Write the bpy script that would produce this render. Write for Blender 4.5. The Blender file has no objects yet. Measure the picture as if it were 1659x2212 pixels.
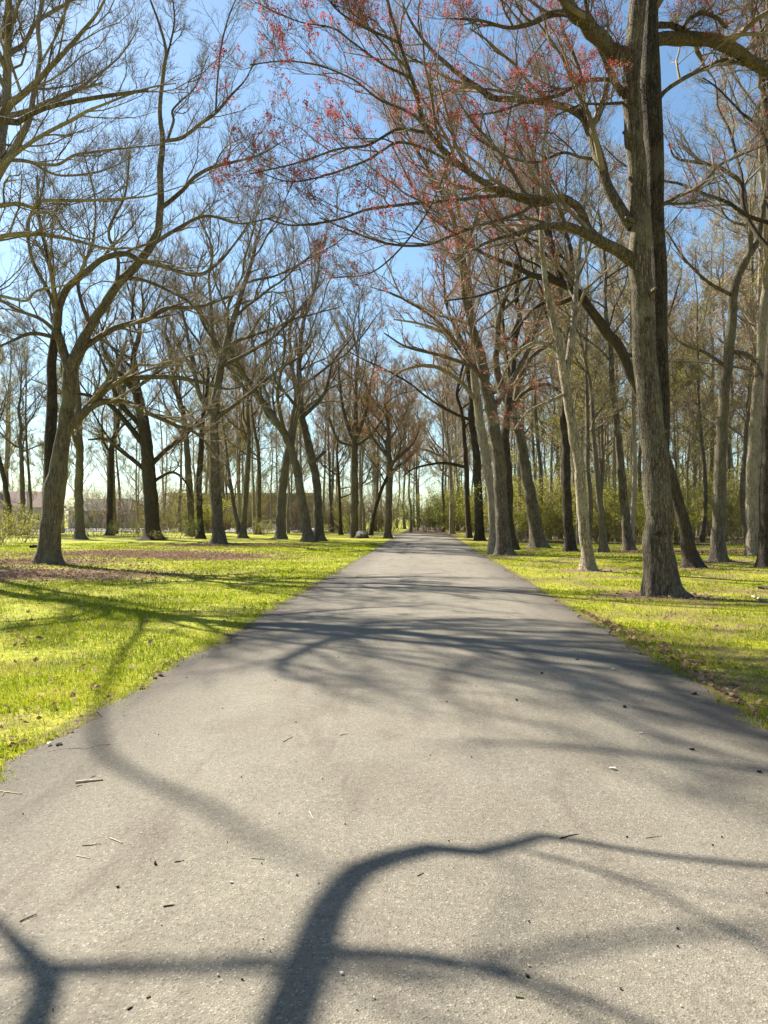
import bpy, math
import numpy as np
from mathutils import Vector

# ------------------------------------------------------------------ camera, sky, sun, exposure
SC = bpy.context.scene
F, CX, HY, CH = 1609.0, 829.5, 1122.0, 1.55      # focal length, centre, horizon (survey units) and eye height
SUN_AZ, SUN_EL = math.radians(-47.0), math.radians(42.0)   # azimuth from +Y towards +X
cam = bpy.data.cameras.new('camera')
cam.sensor_fit = 'VERTICAL'; cam.sensor_height = 36.0; cam.lens = 36.0 * F / 2212.0
cam.shift_y = 16.0 / 2212.0
cam.clip_start = 0.05; cam.clip_end = 3000
camo = bpy.data.objects.new('camera', cam); SC.collection.objects.link(camo)
camo.location = (0, 0, CH); camo.rotation_euler = (math.radians(90), 0, 0)
SC.camera = camo
W = bpy.data.worlds.new('World'); SC.world = W; W.use_nodes = True
wn = W.node_tree.nodes; wl = W.node_tree.links
bg = wn['Background']
sky = wn.new('ShaderNodeTexSky'); sky.sky_type = 'NISHITA'; sky.sun_disc = False
sky.sun_elevation = SUN_EL; sky.sun_rotation = SUN_AZ
sky.air_density = 1.0; sky.dust_density = 0.5; sky.ozone_density = 1.6
tint = wn.new('ShaderNodeMix'); tint.data_type = 'RGBA'; tint.blend_type = 'MULTIPLY'; tint.inputs[0].default_value = 1.0; tint.inputs[7].default_value = (.92, 1.07, 1.08, 1)
wl.new(sky.outputs[0], tint.inputs[6]); wl.new(tint.outputs[2], bg.inputs[0]); bg.inputs[1].default_value = 0.062
sun = bpy.data.lights.new('sun', 'SUN'); sun.energy = 5.0; sun.angle = math.radians(0.53); sun.color = (1.0, 0.935, 0.80)
suno = bpy.data.objects.new('sun', sun); SC.collection.objects.link(suno)
SDIR = Vector((math.sin(SUN_AZ) * math.cos(SUN_EL), math.cos(SUN_AZ) * math.cos(SUN_EL), math.sin(SUN_EL)))
suno.rotation_euler = (-SDIR).to_track_quat('-Z', 'Y').to_euler(); suno.location = (-30, 30, 40)
SC.view_settings.view_transform = 'Standard'; SC.view_settings.look = 'None'
SC.view_settings.exposure = 1.5; SC.view_settings.gamma = 1.0
SC.cycles.max_bounces = 6; SC.cycles.diffuse_bounces = 1; SC.cycles.glossy_bounces = 1; SC.cycles.transmission_bounces = 3
SC.cycles.transparent_max_bounces = 4

COL = SC.collection
def P(px, py, Y): return np.array([(px - CX) / F * Y, Y, CH + (HY - py) / F * Y])
def G(px, py):    # point on level ground
    Y = CH * F / (py - HY); return np.array([(px - CX) / F * Y, Y, 0.0])

# ------------------------------------------------------------------ helpers
def tag(o, label=None, cat=None, group=None, kind=None):
    if label: o['label'] = label
    if cat: o['category'] = cat
    if group: o['group'] = group
    if kind: o['kind'] = kind
    return o
def vnoise(x, y, seed=0):
    x = np.asarray(x, float); y = np.asarray(y, float)
    xi = np.floor(x).astype(np.int64); yi = np.floor(y).astype(np.int64); xf = x - xi; yf = y - yi
    def h(a, b):
        n = (a * 374761393 + b * 668265263 + seed * 1442695041) & 0xffffffff
        n = ((n ^ (n >> 13)) * 1274126177) & 0xffffffff
        return ((n ^ (n >> 16)) & 0xffff) / 65535.0
    u = xf * xf * (3 - 2 * xf); v = yf * yf * (3 - 2 * yf)
    return (h(xi, yi) * (1 - u) + h(xi + 1, yi) * u) * (1 - v) + (h(xi, yi + 1) * (1 - u) + h(xi + 1, yi + 1) * u) * v
def fnoise(x, y, seed=0, o=3):
    s = 0; a = 1; t = 0
    for k in range(o): s = s + a * vnoise(x * 2 ** k, y * 2 ** k, seed + k); t += a; a *= .5
    return s / t
def sstep(a, b, x):
    t = np.clip((x - a) / (b - a), 0, 1); return t * t * (3 - 2 * t)
PHW = 2.53
def path_d(x, y): return np.abs(x - 0.055 * y + 0.03) - PHW       # distance outside the path edge
def H(x, y):
    d = path_d(x, y)
    w = sstep(0.2, 5.0, d)
    return w * ((fnoise(np.asarray(x) * .16 + 7, np.asarray(y) * .16, 3, 2) - .5) * .22) - .006
def hz(x, y): return float(H(np.array([x]), np.array([y]))[0])

def mesh_obj(name, V, Q, mat, parent=None, smooth=True, T=None, loc=None):
    """V (n,3); Q (m,4) quads and/or T (k,3) triangles -> one mesh object"""
    me = bpy.data.meshes.new(name)
    V = np.asarray(V, np.float32)
    Q = np.zeros((0, 4), np.int32) if Q is None else np.asarray(Q, np.int32)
    T = np.zeros((0, 3), np.int32) if T is None else np.asarray(T, np.int32)
    nq, nt = len(Q), len(T)
    me.vertices.add(len(V)); me.vertices.foreach_set('co', V.ravel())
    me.loops.add(nq * 4 + nt * 3); me.loops.foreach_set('vertex_index', np.concatenate([Q.ravel(), T.ravel()]).astype(np.int32))
    me.polygons.add(nq + nt)
    st = np.concatenate([np.arange(nq) * 4, nq * 4 + np.arange(nt) * 3]).astype(np.int32)
    me.polygons.foreach_set('loop_start', st)
    me.update(calc_edges=True)
    me.polygons.foreach_set('use_smooth', np.full(nq + nt, smooth, dtype=bool))
    if mat: me.materials.append(mat)
    o = bpy.data.objects.new(name, me); COL.objects.link(o)
    if parent: o.parent = parent
    if loc is not None: o.location = loc
    return o
def empty(name, loc, rz=0.0, sc=1.0):
    e = bpy.data.objects.new(name, None); COL.objects.link(e); e.location = loc; e.rotation_euler = (0, 0, rz); e.scale = (sc, sc, sc)
    e.empty_display_size = .3
    return e

def nrm(v): return v / np.maximum(np.linalg.norm(v, axis=-1, keepdims=True), 1e-9)
class Tubes:
    def __init__(s): s.V = []; s.Q = []; s.T = []; s.n = 0
    def add(s, pts, rad, sides=3, lump=0.0, seed=0, lobes=0, cap=False):
        pts = np.asarray(pts, float); rad = np.asarray(rad, float)
        if pts.ndim == 2: pts = pts[None]; rad = rad[None]
        M, N, _ = pts.shape
        if M == 0: return
        tan = np.empty_like(pts); tan[:, 1:-1] = pts[:, 2:] - pts[:, :-2]; tan[:, 0] = pts[:, 1] - pts[:, 0]; tan[:, -1] = pts[:, -1] - pts[:, -2]
        tan = nrm(tan)
        avg = nrm(pts[:, -1] - pts[:, 0])
        ref = np.where(np.abs(avg[:, 2:3]) > .8, np.array([[1., 0, 0]]), np.array([[0, 0, 1.]]))
        u = nrm(np.cross(tan, ref[:, None, :])); v = np.cross(tan, u)
        th = np.arange(sides) * 2 * math.pi / sides
        r = rad[:, :, None] * np.ones(sides)
        if lump > 0 or lobes > 0:
            L = np.concatenate([np.zeros((M, 1)), np.cumsum(np.linalg.norm(np.diff(pts, axis=1), axis=2), axis=1)], 1)
            tt = th[None, None, :]; ll = L[:, :, None]
            k = seed % 17
            n = np.sin(3 * tt + ll * .9 + k) * .5 + np.sin(5 * tt - ll * .6 + 2 * k) * .3 + np.sin(2 * tt + ll * 2.3 + k) * .35 + np.sin(9 * tt + ll * .5 + k) * .18 + np.sin(ll * 5.1 + tt + k) * .2
            r = r * (1 + lump * n)
            if lobes:
                fl = np.exp(-ll / .35)
                r = r * (1 + fl * (.22 * np.sin(lobes * tt + k) + .14 * np.sin((lobes + 2) * tt + 1.7 * k)))
        ring = pts[:, :, None, :] + r[..., None] * (np.cos(th)[:, None] * u[:, :, None, :] + np.sin(th)[:, None] * v[:, :, None, :])
        base = s.n + (np.arange(M) * N * sides)[:, None, None]
        i = np.arange(N - 1)[None, :, None] * sides; j = np.arange(sides)[None, None, :]; j2 = (j + 1) % sides
        q = np.stack([base + i + j, base + i + j2, base + i + sides + j2, base + i + sides + j], -1)
        s.V.append(ring.reshape(-1, 3)); s.Q.append(q.reshape(-1, 4))
        if cap:
            b0 = s.n + (np.arange(M) * N + N - 1) * sides
            for k in range(1, sides - 1):
                s.T.append(np.stack([b0, b0 + k, b0 + k + 1], -1))
        s.n += M * N * sides
    def build(s, name, mat, parent=None, off=None, smooth=True):
        if not s.V: return None
        V = np.concatenate(s.V)
        if off is not None: V = V - np.asarray(off)
        return mesh_obj(name, V, np.concatenate(s.Q), mat, parent, smooth, np.concatenate(s.T) if s.T else None)

def spline(pts, n):
    """Catmull-Rom through rows of pts (any number of columns), n samples"""
    pts = np.asarray(pts, float)
    if len(pts) == 2: return pts[0] + (pts[1] - pts[0]) * np.linspace(0, 1, n)[:, None]
    p = np.vstack([2 * pts[0] - pts[1], pts, 2 * pts[-1] - pts[-2]])
    d = np.concatenate([[0], np.cumsum(np.linalg.norm(np.diff(pts[:, :3], axis=0), axis=1))]); d /= d[-1]
    out = []
    for t in np.linspace(0, 1, n):
        k = min(max(np.searchsorted(d, t, 'right') - 1, 0), len(pts) - 2)
        f = (t - d[k]) / max(d[k + 1] - d[k], 1e-9)
        a, b, c, e = p[k], p[k + 1], p[k + 2], p[k + 3]
        out.append(.5 * (2 * b + (c - a) * f + (2 * a - 5 * b + 4 * c - e) * f * f + (3 * b - a - 3 * c + e) * f ** 3))
    return np.array(out)

def grow(rng, PP, PR, n, t0=.2, t1=1.0, lf=.45, ang=(35, 65), up=.06, wob=.2, npts=5, rr=.55, tip=.35, rmin=.004, lmin=.15, lmax=99, tl=.45):
    """children of every parent polyline at once"""
    M, N, _ = PP.shape
    if M == 0: return PP, PR
    L = np.linalg.norm(np.diff(PP, axis=1), axis=2).sum(1)
    idx = np.repeat(np.arange(M), n)
    t = t0 + (t1 - t0) * ((np.tile(np.arange(n), M) + rng.random(M * n)) / n)
    p = t * (N - 1); i = np.minimum(p.astype(int), N - 2); f = (p - i)[:, None]
    st = PP[idx, i] * (1 - f) + PP[idx, i + 1] * f
    r0 = PR[idx, i] * (1 - f[:, 0]) + PR[idx, i + 1] * f[:, 0]
    tg = nrm(PP[idx, i + 1] - PP[idx, i])
    pr = nrm(np.cross(tg, rng.normal(size=(M * n, 3))))
    pr[:, 2] = np.abs(pr[:, 2]) * .55 + pr[:, 2] * .45; pr = nrm(pr)
    a = np.radians(ang[0] + (ang[1] - ang[0]) * rng.random(M * n)) * (1 - .35 * t)
    d = np.cos(a)[:, None] * tg + np.sin(a)[:, None] * pr
    ln = np.clip(L[idx] * lf * (.55 + .8 * rng.random(M * n)) * (1 - tl * t), lmin, lmax)
    pts = np.empty((M * n, npts, 3)); pts[:, 0] = st
    for k in range(1, npts):
        d = nrm(d + wob * rng.normal(size=d.shape) + np.array([0, 0, up]))
        pts[:, k] = pts[:, k - 1] + d * (ln / (npts - 1))[:, None]
    rb = np.maximum(np.minimum(r0 * rr * (.75 + .4 * rng.random(M * n)), ln * .034), rmin)
    R = rb[:, None] * (1 - (1 - tip) * np.linspace(0, 1, npts)[None])
    return pts, np.maximum(R, rmin * .6)

def clusters(rng, tips, per, spread, size):
    """little free-standing triangles (buds, flowers, young leaves) round twig tips"""
    M = len(tips); c = np.repeat(tips, per, 0) + rng.normal(size=(M * per, 3)) * spread
    a = nrm(rng.normal(size=(M * per, 3))); b = nrm(np.cross(a, rng.normal(size=(M * per, 3))))
    s = size * (.6 + .8 * rng.random((M * per, 1)))
    V = np.stack([c - a * s, c + a * s * .9 + b * s * .25, c + b * s * 1.3 - a * s * .1], 1).reshape(-1, 3)
    return V, np.arange(M * per * 3).reshape(-1, 3)

# ------------------------------------------------------------------ materials
def newmat(name):
    m = bpy.data.materials.new(name); m.use_nodes = True
    nt = m.node_tree; b = nt.nodes['Principled BSDF']; b.inputs['Roughness'].default_value = .9
    b.inputs['Specular IOR Level'].default_value = .2
    return m, nt, b
def N(nt, t, **kw):
    n = nt.nodes.new(t)
    for k, v in kw.items(): setattr(n, k, v)
    return n
def noise(nt, vec, scale, detail=4, rough=.55, dist=0.0):
    n = N(nt, 'ShaderNodeTexNoise'); n.inputs['Scale'].default_value = scale; n.inputs['Detail'].default_value = detail
    n.inputs['Roughness'].default_value = rough; n.inputs['Distortion'].default_value = dist
    if vec is not None: nt.links.new(vec, n.inputs['Vector'])
    return n.outputs['Fac']
def ramp(nt, fac, stops):
    r = N(nt, 'ShaderNodeValToRGB'); e = r.color_ramp.elements
    while len(e) < len(stops): e.new(.5)
    for k, (p, c) in enumerate(stops):
        e[k].position = p; e[k].color = (*c, 1) if len(c) == 3 else c
    nt.links.new(fac, r.inputs[0]); return r.outputs[0]
def mix(nt, fac, a, b, mode='MIX'):
    m = N(nt, 'ShaderNodeMix', data_type='RGBA', blend_type=mode)
    for s, v in ((m.inputs[0], fac), (m.inputs[6], a), (m.inputs[7], b)):
        if hasattr(v, 'links'): nt.links.new(v, s)
        elif isinstance(v, (int, float)): s.default_value = v
        else: s.default_value = (*v, 1)
    return m.outputs[2]
def mth(nt, op, a, b=0.0, c=None):
    m = N(nt, 'ShaderNodeMath', operation=op)
    for k, v in enumerate((a, b) if c is None else (a, b, c)):
        if hasattr(v, 'links'): nt.links.new(v, m.inputs[k])
        else: m.inputs[k].default_value = v
    return m.outputs[0]
def objco(nt, sc=(1, 1, 1)):
    t = N(nt, 'ShaderNodeTexCoord'); m = N(nt, 'ShaderNodeMapping'); m.inputs['Scale'].default_value = sc
    nt.links.new(t.outputs['Object'], m.inputs[0]); return m.outputs[0]
def bump(nt, b, h, strength, dist):
    n = N(nt, 'ShaderNodeBump'); n.inputs['Strength'].default_value = strength; n.inputs['Distance'].default_value = dist
    nt.links.new(h, n.inputs['Height']); nt.links.new(n.outputs[0], b.inputs['Normal'])

def bark(name, dark, light, lichen, lich_amt, scale=1.0):
    m, nt, b = newmat(name)
    v1 = objco(nt, (14 * scale, 14 * scale, 2.0 * scale)); v2 = objco(nt, (1, 1, .6))
    fur = noise(nt, v1, 1.6, 5, .65, .6)
    fine = noise(nt, objco(nt, (60, 60, 22)), 1.0, 3, .6)
    f2 = mth(nt, 'ADD', mth(nt, 'MULTIPLY', fur, .72), mth(nt, 'MULTIPLY', fine, .28))
    c = ramp(nt, f2, [(.38, dark), (.5, tuple((a + e) / 2 for a, e in zip(dark, light))), (.62, light)])
    vo = N(nt, 'ShaderNodeTexVoronoi', feature='DISTANCE_TO_EDGE'); vo.inputs['Scale'].default_value = 1.0
    wv = N(nt, 'ShaderNodeVectorMath', operation='ADD'); nt.links.new(objco(nt, (22 * scale, 22 * scale, 5.0 * scale)), wv.inputs[0])
    wn_ = N(nt, 'ShaderNodeTexNoise'); wn_.inputs['Scale'].default_value = 3.0; nt.links.new(objco(nt, (2, 2, 1)), wn_.inputs['Vector'])
    ws = N(nt, 'ShaderNodeVectorMath', operation='SCALE'); ws.inputs['Scale'].default_value = 3.0; nt.links.new(wn_.outputs['Color'], ws.inputs[0]); nt.links.new(ws.outputs[0], wv.inputs[1])
    nt.links.new(wv.outputs[0], vo.inputs['Vector'])
    fis = ramp(nt, vo.outputs['Distance'], [(.0, (1, 1, 1)), (.16, (0, 0, 0))])
    c = mix(nt, mth(nt, 'MULTIPLY', fis, .75), c, dark)
    f2 = mth(nt, 'SUBTRACT', f2, mth(nt, 'MULTIPLY', fis, .35))
    big = noise(nt, v2, 1.7, 4, .6, .3)
    msk = ramp(nt, big, [(.62 - lich_amt * .3, (0, 0, 0)), (.72 - lich_amt * .2, (1, 1, 1))])
    c = mix(nt, mth(nt, 'MULTIPLY', msk, mth(nt, 'MULTIPLY', fine, 1.1)), c, lichen)
    tone = N(nt, 'ShaderNodeObjectInfo').outputs['Random']
    c = mix(nt, mth(nt, 'MULTIPLY', tone, .35), c, tuple(x * .55 for x in light))
    nt.links.new(c, b.inputs['Base Color'])
    bump(nt, b, f2, 1.0, .035)
    return m
M_BARK = bark('bark_grey', (.035, .026, .018), (.30, .245, .175), (.27, .245, .15), .35)
M_BARKD = bark('bark_dark', (.020, .015, .011), (.155, .12, .086), (.16, .145, .085), .25)
M_BARKP = bark('bark_pale', (.11, .086, .06), (.62, .52, .38), (.48, .43, .28), .45)
M_BARKM = bark('bark_mossy', (.045, .035, .025), (.32, .26, .19), (.26, .24, .135), .5)
def twigmat(name, a, b_):
    m, nt, b = newmat(name)
    f = noise(nt, objco(nt), 1.3, 3, .6)
    nt.links.new(ramp(nt, f, [(.35, a), (.65, b_)]), b.inputs['Base Color']); return m
M_TWIG = twigmat('twig_grey', (.12, .095, .068), (.34, .275, .20))
M_TWIGW = twigmat('twig_warm', (.15, .108, .076), (.42, .315, .225))
def leafmat(name, cols, transl=.5, scale=.8, straw=None):
    m, nt, b = newmat(name)
    f = noise(nt, objco(nt), scale, 3, .7)
    g = noise(nt, objco(nt), 23.0, 2, .7)
    c = ramp(nt, mth(nt, 'ADD', mth(nt, 'MULTIPLY', f, .55), mth(nt, 'MULTIPLY', g, .45)), [(.36 + .28 * k / max(len(cols) - 1, 1), q) for k, q in enumerate(cols)])
    if straw:
        h = mth(nt, 'ADD', mth(nt, 'MULTIPLY', noise(nt, objco(nt), 1.1, 4, .7), .6), mth(nt, 'MULTIPLY', noise(nt, objco(nt), 60.0, 1, .5), .4))
        c = mix(nt, ramp(nt, h, [(.53, (0, 0, 0)), (.63, (.85, .85, .85))]), c, straw)
    nt.links.new(c, b.inputs['Base Color'])
    t = N(nt, 'ShaderNodeBsdfTranslucent'); nt.links.new(c, t.inputs[0])
    x = N(nt, 'ShaderNodeMixShader'); x.inputs[0].default_value = transl
    nt.links.new(b.outputs[0], x.inputs[1]); nt.links.new(t.outputs[0], x.inputs[2])
    nt.links.new(x.outputs[0], nt.nodes['Material Output'].inputs[0]); return m
M_RED = leafmat('maple_flower_red', [(.13, .02, .022), (.40, .07, .065), (.55, .22, .18)], .5)
M_ORANGE = leafmat('bud_orange', [(.34, .15, .05), (.52, .27, .11)], .5)
M_TAN = leafmat('bud_tan', [(.30, .21, .11), (.48, .38, .21)], .5)
M_YGREEN = leafmat('young_leaf', [(.20, .20, .035), (.38, .36, .075), (.46, .40, .15)], .5)
M_SHRUB = leafmat('shrub_leaf', [(.17, .185, .02), (.35, .35, .045), (.47, .43, .10)], .6)
M_DEADLEAF = leafmat('dead_leaf', [(.10, .055, .035), (.27, .165, .11), (.45, .31, .22)], .25, 5)
M_GRASS = leafmat('grass_blade', [(.055, .105, .003), (.22, .285, .006), (.44, .45, .018)], .5, .55, (.35, .28, .11))

def ground_mat():
    m, nt, b = newmat('lawn_soil')
    co = objco(nt)
    sp = N(nt, 'ShaderNodeSeparateXYZ'); nt.links.new(co, sp.inputs[0])
    x, y = sp.outputs[0], sp.outputs[1]
    d = mth(nt, 'SUBTRACT', mth(nt, 'ABSOLUTE', mth(nt, 'ADD', mth(nt, 'SUBTRACT', x, mth(nt, 'MULTIPLY', y, .055)), .03)), PHW)
    f1 = noise(nt, co, .45, 5, .65); f2 = noise(nt, co, 7.0, 5, .7); f3 = noise(nt, co, 45, 3, .7)
    g = ramp(nt, mth(nt, 'ADD', mth(nt, 'MULTIPLY', f2, .6), mth(nt, 'MULTIPLY', f3, .4)), [(.36, (.08, .095, .008)), (.5, (.28, .29, .012)), (.64, (.48, .43, .035))])
    dry = ramp(nt, f3, [(.35, (.09, .055, .03)), (.65, (.30, .21, .11))])
    rt = mth(nt, 'MULTIPLY', mth(nt, 'GREATER_THAN', mth(nt, 'SUBTRACT', x, mth(nt, 'MULTIPLY', y, .055)), 0), .11)
    g = mix(nt, ramp(nt, mth(nt, 'ADD', f1, rt), [(.54, (0, 0, 0)), (.70, (.85, .85, .85))]), g, dry)
    # leaf-strewn bare patches on the left lawn and at the wood's edge
    lit = ramp(nt, f3, [(.3, (.08, .045, .03)), (.7, (.32, .21, .15))])
    for (cx, cy, rx, ry) in LITTER:
        u = mth(nt, 'DIVIDE', mth(nt, 'SUBTRACT', x, cx), rx); v = mth(nt, 'DIVIDE', mth(nt, 'SUBTRACT', y, cy), ry)
        q = mth(nt, 'ADD', mth(nt, 'ADD', mth(nt, 'MULTIPLY', u, u), mth(nt, 'MULTIPLY', v, v)), mth(nt, 'MULTIPLY', mth(nt, 'SUBTRACT', f2, .5), 2.2))
        g = mix(nt, ramp(nt, q, [(.5, (1, 1, 1)), (1.0, (0, 0, 0))]), g, lit)
    # woodland floor beyond the mown grass on the right
    wood = mth(nt, 'ADD', mth(nt, 'SUBTRACT', mth(nt, 'ADD', y, mth(nt, 'MULTIPLY', x, .35)), 47.0), mth(nt, 'MULTIPLY', f1, 6.0))
    right = mth(nt, 'SUBTRACT', d, 1.5)
    wm = mth(nt, 'MULTIPLY', ramp(nt, mth(nt, 'MULTIPLY', wood, .2), [(0, (0, 0, 0)), (1, (1, 1, 1))]), mth(nt, 'GREATER_THAN', mth(nt, 'SUBTRACT', x, mth(nt, 'MULTIPLY', y, .055)), 6.0))
    g = mix(nt, wm, g, mix(nt, f1, lit, (.13, .14, .02)))
    edge = ramp(nt, mth(nt, 'ADD', d, mth(nt, 'MULTIPLY', mth(nt, 'SUBTRACT', f2, .5), .35)), [(.02, (1, 1, 1)), (.26, (0, 0, 0))])
    g = mix(nt, edge, g, ramp(nt, f3, [(.3, (.045, .03, .02)), (.7, (.17, .12, .08))]))
    nt.links.new(g, b.inputs['Base Color'])
    bump(nt, b, mth(nt, 'ADD', f2, mth(nt, 'MULTIPLY', f3, .4)), .8, .06)
    return m
LITTER = [(5.7, 15.2, 1.5, .9), (6.35, 23.0, 1.1, .8), (10.1, 24.2, 1.1, .8), (12.3, 27.4, 1.2, .9), (5.2, 32.2, 1.3, 1.0), (-10.0, 45.6, 1.5, 1.2), (-12.5, 26.0, 3.4, 2.2), (-9.8, 21.0, 4.6, 2.3), (-11.5, 33.0, 5.5, 3.5), (-7.6, 31.5, 3.4, 3.4), (-9.0, 44.0, 4.5, 3.0), (15.0, 35.0, 5.0, 2.2)]

def path_mat():
    m, nt, b = newmat('worn_asphalt')
    co = objco(nt)
    agg = N(nt, 'ShaderNodeTexVoronoi'); agg.inputs['Scale'].default_value = 130; nt.links.new(co, agg.inputs['Vector'])
    f = noise(nt, co, 230, 2, .8); f2 = noise(nt, co, 38, 4, .7); f3 = noise(nt, co, 1.3, 5, .6, .3); f4 = noise(nt, co, .35, 3, .5)
    k = mth(nt, 'ADD', mth(nt, 'MULTIPLY', f, .55), mth(nt, 'MULTIPLY', f2, .45))
    c = ramp(nt, k, [(.32, (.115, .100, .080)), (.45, (.220, .196, .154)), (.58, (.285, .256, .203)), (.72, (.39, .355, .285))])
    sep = N(nt, 'ShaderNodeSeparateColor'); nt.links.new(agg.outputs['Color'], sep.inputs[0])
    c = mix(nt, ramp(nt, sep.outputs[0], [(.90, (0, 0, 0)), (.94, (.55, .55, .55))]), c, (.10, .085, .065))
    c = mix(nt, ramp(nt, sep.outputs[1], [(.92, (0, 0, 0)), (.96, (.5, .5, .5))]), c, (.50, .46, .37))
    c = mix(nt, ramp(nt, f3, [(.35, (.55, .55, .55)), (.62, (0, 0, 0))]), c, mix(nt, 1.0, c, (.70, .68, .66), 'MULTIPLY'))
    c = mix(nt, 1.0, c, (.88, .885, .89), 'MULTIPLY')
    c = mix(nt, ramp(nt, f4, [(.4, (0, 0, 0)), (.66, (.6, .6, .6))]), c, mix(nt, 1.0, c, (.88, .86, .90), 'MULTIPLY'))
    sp = N(nt, 'ShaderNodeSeparateXYZ'); nt.links.new(co, sp.inputs[0])
    ed = mth(nt, 'ADD', mth(nt, 'ABSOLUTE', mth(nt, 'ADD', mth(nt, 'SUBTRACT', sp.outputs[0], mth(nt, 'MULTIPLY', sp.outputs[1], .055)), .03)), mth(nt, 'MULTIPLY', mth(nt, 'SUBTRACT', f3, .5), 1.6))
    c = mix(nt, ramp(nt, mth(nt, 'SUBTRACT', ed, 1.6), [(.0, (0, 0, 0)), (.9, (.85, .85, .85))]), c, mix(nt, 1.0, c, (.50, .48, .48), 'MULTIPLY'))
    st = noise(nt, objco(nt, (1.0, .22, 1)), 2.2, 5, .65, .5)
    c = mix(nt, ramp(nt, st, [(.52, (0, 0, 0)), (.68, (.7, .7, .7))]), c, mix(nt, 1.0, c, (.66, .62, .63), 'MULTIPLY'))
    nt.links.new(c, b.inputs['Base Color']); b.inputs['Roughness'].default_value = .85
    bump(nt, b, mth(nt, 'ADD', mth(nt, 'ADD', mth(nt, 'MULTIPLY', agg.outputs['Distance'], .8), f), mth(nt, 'MULTIPLY', f2, .8)), .55, .006)
    return m
def plain(name, col, rough=.8, var=.25, scale=6.0):
    m, nt, b = newmat(name)
    f = noise(nt, objco(nt), scale, 4, .6)
    nt.links.new(ramp(nt, f, [(.3, tuple(c * (1 - var) for c in col)), (.7, tuple(min(1, c * (1 + var)) for c in col))]), b.inputs['Base Color'])
    b.inputs['Roughness'].default_value = rough; return m

# ------------------------------------------------------------------ ground, path
def axis(lims):
    out = []
    for a, b, s in lims: out += list(np.arange(a, b, s))
    return np.array(out + [lims[-1][1]])
gx = axis([(-700, -120, 45), (-120, -30, 5), (-30, -12, .8), (-12, 14, .3), (14, 34, .8), (34, 120, 5), (120, 700, 45)])
gy = axis([(-30, 0, 2), (0, 30, .3), (30, 80, 1), (80, 160, 5), (160, 1200, 60)])
X, Y_ = np.meshgrid(gx, gy); Z = H(X, Y_)
V = np.stack([X, Y_, Z], -1).reshape(-1, 3); nx = len(gx); ny = len(gy)
ii = (np.arange(ny - 1)[:, None] * nx + np.arange(nx - 1)[None]).ravel()
ground = mesh_obj('ground', V, np.stack([ii, ii + 1, ii + nx + 1, ii + nx], -1), ground_mat()); tag(ground, kind='structure')

def path_center(s):
    """s metres along; straight to 66, then bends left"""
    if s <= 66: return np.array([.055 * s - .03, s]), np.array([1.0, -.055])
    r = 26.0; a = min((s - 66) / r, 1.45); dx, dy = .055, 1.0
    c0 = np.array([.055 * 66 - .03, 66.0])
    p = c0 + r * (np.array([-(1 - math.cos(a)), math.sin(a)])) + np.array([.055, 0]) * r * math.sin(a)
    rem = (s - 66) - a * r
    t = np.array([-math.sin(a), math.cos(a)])
    return p + t * max(rem, 0), np.array([t[1], -t[0]])
ss = np.concatenate([np.arange(-6, 14, .06), np.arange(14, 40, .25), np.arange(40, 110, .8)])
NU = 33; uu = np.linspace(-1, 1, NU)
rows = []
for s in ss:
    c, nr = path_center(s)
    el = (fnoise(np.array([s * 1.1]), np.array([0.3]), 11, 4)[0] - .5) * .5 + (vnoise(np.array([s * 9.]), np.array([.5]), 12)[0] - .5) * .10 + (vnoise(np.array([s * 3.7]), np.array([.5]), 17)[0] - .5) * .10
    er = (fnoise(np.array([s * 1.1]), np.array([9.3]), 13, 4)[0] - .5) * .5 + (vnoise(np.array([s * 9.]), np.array([3.5]), 14)[0] - .5) * .10 + (vnoise(np.array([s * 3.7]), np.array([3.5]), 18)[0] - .5) * .10
    w = np.where(uu < 0, PHW + el, PHW + er) * uu
    z = .004 + .035 * (1 - np.abs(uu) ** 2.5) + (fnoise(c[0] + w * .5, np.full(NU, s * .5), 15, 2) - .5) * .016 * (1 - uu ** 4)
    rows.append(np.stack([c[0] + nr[0] * w, c[1] + nr[1] * w, z], -1))
V = np.array(rows).reshape(-1, 3)
ii = (np.arange(len(ss) - 1)[:, None] * NU + np.arange(NU - 1)[None]).ravel()
path = mesh_obj('path', V, np.stack([ii, ii + 1, ii + NU + 1, ii + NU], -1), path_mat()); tag(path, kind='structure')
def pz(x, y):
    c0 = .055 * y - .03; w = x - c0; u = min(abs(w) / PHW, 1)
    return float(.004 + .035 * (1 - u ** 2.5) + (fnoise(np.array([c0 + w * .5]), np.array([y * .5]), 15, 2)[0] - .5) * .016 * (1 - u ** 4))

# ------------------------------------------------------------------ trees
def sl(pts):    # limb drawn from where its shade falls: (ground x, ground y, height, diameter)
    k = 1 / math.tan(SUN_EL); sx, sy = math.sin(SUN_AZ), math.cos(SUN_AZ)
    return np.array([[x + sx * (h - .04) * k, y + sy * (h - .04) * k, h, d / 2] for x, y, h, d in pts])
def from_trunk(px, py, r, rest, Y=18.2): return np.vstack([np.append(P(px, py, Y), r), rest])
def world_line(Y, pts, dy=0.0):
    """survey readings (x, y[, width]) at distance Y, drifting dy metres along the run -> points and radii"""
    n = len(pts); o = []
    for k, p in enumerate(pts):
        d = Y + dy * (k / (n - 1)) ** 1.3
        q = P(p[0], p[1], d); w = (p[2] if len(p) > 2 else 10) * d / F / 2
        o.append([q[0], q[1], q[2], w])
    return np.array(o)
def wiggle(rng, A, amp):
    n = len(A); k = rng.normal(size=(n, 3)) * amp; k[0] = 0
    for _ in range(2): k[1:-1] = (k[:-2] + k[1:-1] * 2 + k[2:]) / 4
    A[:, :3] += k * np.minimum(A[:, 3:4] * 4, 1); return A

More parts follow.
